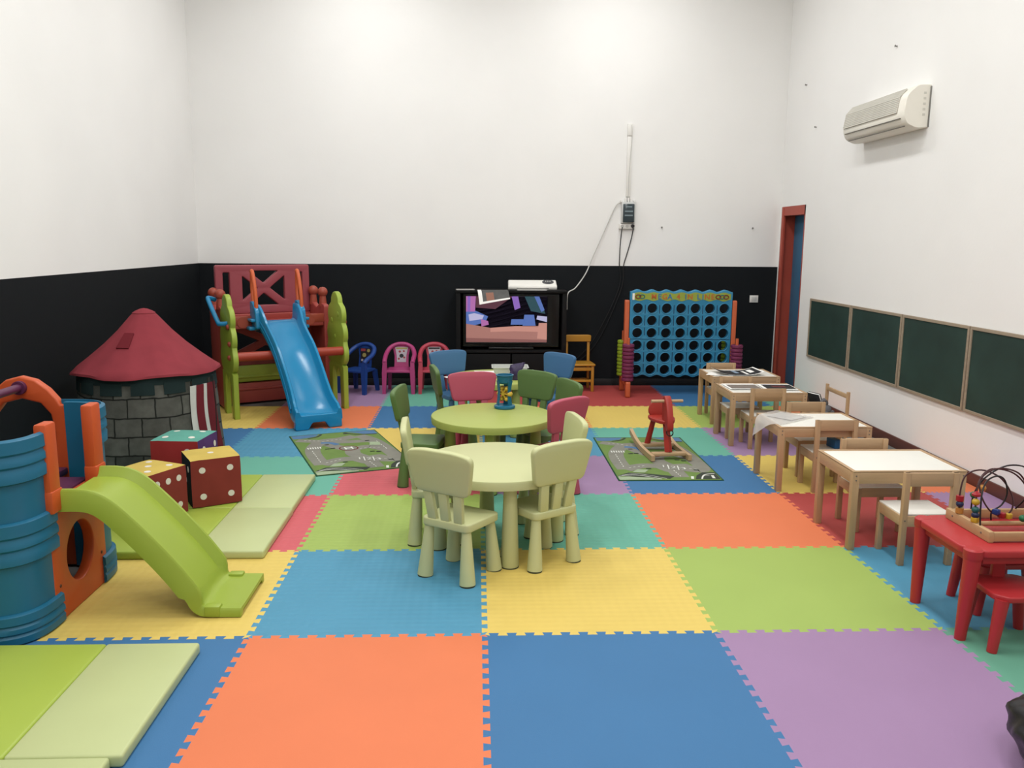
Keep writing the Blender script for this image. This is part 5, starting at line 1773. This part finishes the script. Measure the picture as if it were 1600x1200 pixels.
# ------------------------------------------------------------------ on the walls
AW = plastic('appliance_cream', '#ebe7dc', 0.4)
AG = mat('grille_grey', '#cbc8be', 0.5, var=0.05)
ac = thing('air_conditioner', 'white wall mounted air conditioner high on the right wall', 'air conditioner', (WALL_R, 3.76, 2.70), 0)
AL = 0.545
prf = rpoly([(0, 0.165), (-0.10, 0.165), (-0.185, 0.09), (-0.205, -0.06), (-0.175, -0.13), (-0.09, -0.165), (0, -0.155)], [0.0, 0.03, 0.04, 0.04, 0.03, 0.03, 0.0], 4)
bm = BM()
loft(bm, [[(x * k, y, z * k) for x, z in prf] for y, k in ((-AL, 0.965), (-AL + 0.012, 1.0), (AL - 0.012, 1.0), (AL, 0.965))])
part('body', ac, AW, bm)
bm = BM()
loft(bm, [[(x, y, z) for x, z in ((-0.135, 0.142), (-0.186, 0.085), (-0.205, -0.035), (-0.209, -0.035), (-0.190, 0.088), (-0.139, 0.146))] for y in (-AL + 0.10, AL - 0.02)])
gr = part('grille', ac, AG, bm, 'grey front grille')
bm = BM()
for i in range(14):
    u = i / 13
    x, z = (-0.139 + (-0.190 + 0.139) * (u / 0.35), 0.146 + (0.088 - 0.146) * (u / 0.35)) if u < 0.35 else (-0.190 - 0.019 * (u - 0.35) / 0.65, 0.088 - 0.123 * (u - 0.35) / 0.65)
    box(bm, (x - 0.001, 0.04, z), (0.005, 2 * AL - 0.13, 0.004))
part('slat', gr, AG, bm)
bm = BM()
for (x, z, a) in ((-0.199, -0.085, 0), (-0.160, -0.142, 0)):
    box(bm, (x - 0.001, 0.0, z), (0.006, 2 * AL - 0.10, 0.006))
part('outlet_gap', ac, mat('dark_gap', '#6a655b', 0.6), bm)
bm = BM(); box(bm, (-0.002, -AL - 0.004, 0.0), (0.012, 0.012, 0.30), bev=0.002)
part('back_plate', ac, mat('grey_plate', '#8f8d88', 0.5), bm)
bm = BM()
for z in (0.10, 0.06, 0.02, -0.02, -0.06):
    box(bm, (-0.045, -AL - 0.0005, z), (0.02, 0.003, 0.016))
part('side_vent', ac, AG, bm)

BOARD = mat('green_chalkboard', '#2c463f', 0.55, var=0.35, vscale=3)
BFR = wood('board_frame_wood', '#b5a48e', 1)
for lab, ya, yb in (('green chalkboard nearest the doorway, farthest of the row', 4.275, 5.235), ('second green chalkboard from the doorway on the right wall', 3.325, 4.262),
                    ('third green chalkboard from the doorway on the right wall', 2.375, 3.312), ('green chalkboard cut off by the right edge, nearest of the row', 1.425, 2.362)):
    cy = (ya + yb) / 2
    hw, z0, z1 = (yb - ya) / 2, 0.487, 1.093
    t = thing('chalkboard', lab, 'chalkboard', (WALL_R - 0.0005, cy, 0.49), 0, 'green chalkboards on the right wall')
    bm = BM(); box(bm, (-0.007, 0, (z0 + z1) / 2 - 0.49), (0.012, 2 * hw - 0.03, z1 - z0 - 0.03))
    part('writing_surface', t, BOARD, bm)
    bm = BM()
    plate(bm, [rect(-hw, z0 - 0.49, hw, z1 - 0.49), rect(-hw + 0.022, z0 - 0.49 + 0.022, hw - 0.022, z1 - 0.49 - 0.022)], 0.02, MYZ((-0.0105, 0, 0)), 0.002)
    part('frame', t, BFR, bm)

yB = WALL_B - 0.0005
PWH = plastic('white_conduit', '#e4e2dd', 0.4)
cd = thing('cable_conduit', 'white cable conduit rising above the electrical box on the back wall', 'conduit', (1.672, yB, 2.12), 0)
bm = BM(); box(bm, (0.0, -0.012, 0.37), (0.05, 0.022, 0.66), bev=0.004)
part('trunking', cd, PWH, bm)
bm = BM(); box(bm, (0.0, -0.014, 0.77), (0.058, 0.026, 0.13), bev=0.004)
part('upper_cap', cd, PWH, bm)
bm = BM(); tube(bm, smooth_path([(0.012, -0.026, 0.82), (0.02, -0.03, 0.76), (0.018, -0.026, 0.6), (0.002, -0.026, 0.3), (0.0, -0.026, 0.05)], 6), 0.003, 6)
part('cable', cd, mat('grey_cable', '#c2c1bd', 0.5), bm, 'thin grey cable')
eb = thing('electrical_box', 'electrical box with dark transparent cover on the back wall', 'electrical box', (1.675, yB, 1.98), 0)
bm = BM(); box(bm, (0.0, -0.03, 0.0), (0.155, 0.06, 0.235), bev=0.006)
part('case', eb, plastic('grey_case', '#c9cac8', 0.4), bm)
bm = BM(); box(bm, (0.0, -0.069, -0.005), (0.128, 0.022, 0.205), bev=0.008)
cv = part('cover', eb, mat('smoky_cover', '#3d4a50', 0.18, var=0.1), bm, 'smoky grey cover')
bm = BM()
for z, k in ((0.065, 0.07), (0.015, 0.09), (-0.03, 0.09)):
    box(bm, (0.0, -0.081, z), (k, 0.003, 0.014))
part('breaker_row', cv, mat('breaker_grey', '#8fa0a6', 0.4), bm)
bm = BM()
for x in (-0.03, 0.0, 0.03):
    box(bm, (x, -0.02, 0.135), (0.018, 0.03, 0.06), bev=0.004)
cone(bm, (0.075, -0.005, 0.13), (0.075, -0.03, 0.13), 0.012, 0.012, 14)
cone(bm, (-0.08, -0.005, 0.13), (-0.08, -0.03, 0.13), 0.012, 0.012, 14)
part('gland', eb, PWH, bm)
st = thing('socket_strip', 'white socket strip below the electrical box', 'socket', (1.667, yB, 1.83), 0)
bm = BM(); box(bm, (0, -0.02, 0), (0.18, 0.04, 0.06), bev=0.006)
part('body', st, PWH, bm)
bm = BM()
for x in (-0.055, 0.0):
    cone(bm, (x, -0.0395, 0), (x, -0.042, 0), 0.018, 0.018, 18)
part('outlet', st, mat('socket_grey', '#bdbcb8', 0.5), bm)
bm = BM(); cone(bm, (0.062, -0.039, 0.004), (0.062, -0.07, 0.004), 0.02, 0.018, 18)
part('plug', st, mat('black_plug', '#17181a', 0.5), bm, 'round black plug')
KC = mat('black_cable', '#1d1e20', 0.5)
bm = BM(); tube(bm, smooth_path([(1.612, yB - 0.045, 1.82), (1.606, yB - 0.02, 1.74), (1.598, yB - 0.008, 1.58), (1.596, yB - 0.008, 1.40), (1.59, yB - 0.008, 1.1), (1.30, yB - 0.008, 0.5), (1.0, yB - 0.008, 0.2)], 8), 0.0055, 8)
solo('power_cable', 'left black cable hanging from the socket strip', 'cable', KC, bm, group='black cables under the socket strip')
bm = BM(); tube(bm, smooth_path([(1.729, yB - 0.07, 1.83), (1.735, yB - 0.04, 1.78), (1.715, yB - 0.01, 1.65), (1.675, yB - 0.008, 1.50), (1.645, yB - 0.008, 1.38), (1.62, yB - 0.012, 1.1), (1.36, yB - 0.012, 0.5), (1.06, yB - 0.012, 0.2)], 8), 0.0055, 8)
solo('power_cable', 'right black cable hanging from the round black plug', 'cable', KC, bm, group='black cables under the socket strip')
bm = BM(); tube(bm, smooth_path([(1.60, yB - 0.02, 2.10), (1.53, yB - 0.02, 2.05), (1.42, yB - 0.03, 1.80), (1.28, yB - 0.05, 1.48), (1.20, yB - 0.10, 1.30), (1.08, yB - 0.16, 1.14), (0.985, yB - 0.25, 1.08), (0.975, yB - 0.25, 0.9)], 8), 0.0065, 8)
solo('aerial_cable', 'long white cable slanting from the electrical box down to the television', 'cable', mat('white_cable', '#c9c8c4', 0.5), bm)
sw = thing('light_switch', 'white light switch on the black wall right of the four in a row game', 'switch', (3.182, yB, 1.013), 0)
bm = BM(); box(bm, (0, -0.005, 0), (0.10, 0.01, 0.082), bev=0.003)
part('plate', sw, PWH, bm)
bm = BM(); box(bm, (0, -0.012, 0), (0.06, 0.006, 0.05), (R(4), 0, 0), 0.002)
part('rocker', sw, plastic('switch_rocker', '#cfcecb', 0.4), bm)
HK = mat('steel_hook', '#8d8b87', 0.4)
for lab, x, z in (('small screw left on the white back wall, below right of the electrical box', 2.07, 1.82), ('small screw in the white back wall near the doorway', 3.12, 1.82)):
    bm = BM(); cone(bm, (0, 0, 0), (0, -0.018, 0.002), 0.006, 0.004, 10); cone(bm, (0, -0.016, 0.002), (0, -0.02, 0.002), 0.01, 0.009, 12)
    solo('wall_screw', lab, 'screw', HK, bm, (x, yB, z), 0, 'screws in the white walls')
for lab, y, z in (('small screw in the right wall high above the doorway', 5.75, 3.30), ('small screw in the right wall above the air conditioner', 3.82, 3.27), ('small screw in the right wall between doorway and air conditioner', 5.42, 2.83)):
    bm = BM(); cone(bm, (0, 0, 0), (-0.018, 0, 0.002), 0.006, 0.004, 10); cone(bm, (-0.016, 0, 0.002), (-0.02, 0, 0.002), 0.01, 0.009, 12)
    solo('wall_screw', lab, 'screw', HK, bm, (WALL_R - 0.0005, y, z), 0, 'screws in the white walls')

# ------------------------------------------------------------------ black bag at the lower right corner
bm = BM()
vs = bmesh.ops.create_icosphere(bm, subdivisions=5, radius=1.0)['verts']
for v in vs:
    d = v.co.copy()
    n = 0.05 * math.sin(7 * d.x + 3 * d.z) * math.cos(6 * d.y + 2) + 0.035 * math.sin(13 * d.z + 9 * d.y) + 0.02 * math.sin(23 * d.x + 17 * d.y)
    fold = 0.05 * abs(math.sin(5 * math.atan2(d.y, d.x) + 3 * d.z))
    s_ = 1 + n - fold
    tp = 1 - 0.30 * max(0, d.z) ** 1.5
    s_ = 1 + (s_ - 1) * 0.5
    v.co = Vector((d.x * 0.25 * s_ * tp, d.y * 0.30 * s_ * tp, max(0.0, 0.14 + d.z * 0.15 * s_)))
solo('black_bag', 'crumpled black bag at the lower right corner of the picture', 'bag', mat('black_bag_plastic', '#1b1c20', 0.35, var=0.3, vscale=12, bump=0.3, bscale=30), bm, (1.905, -1.07, 0.0), 0, ang=60)
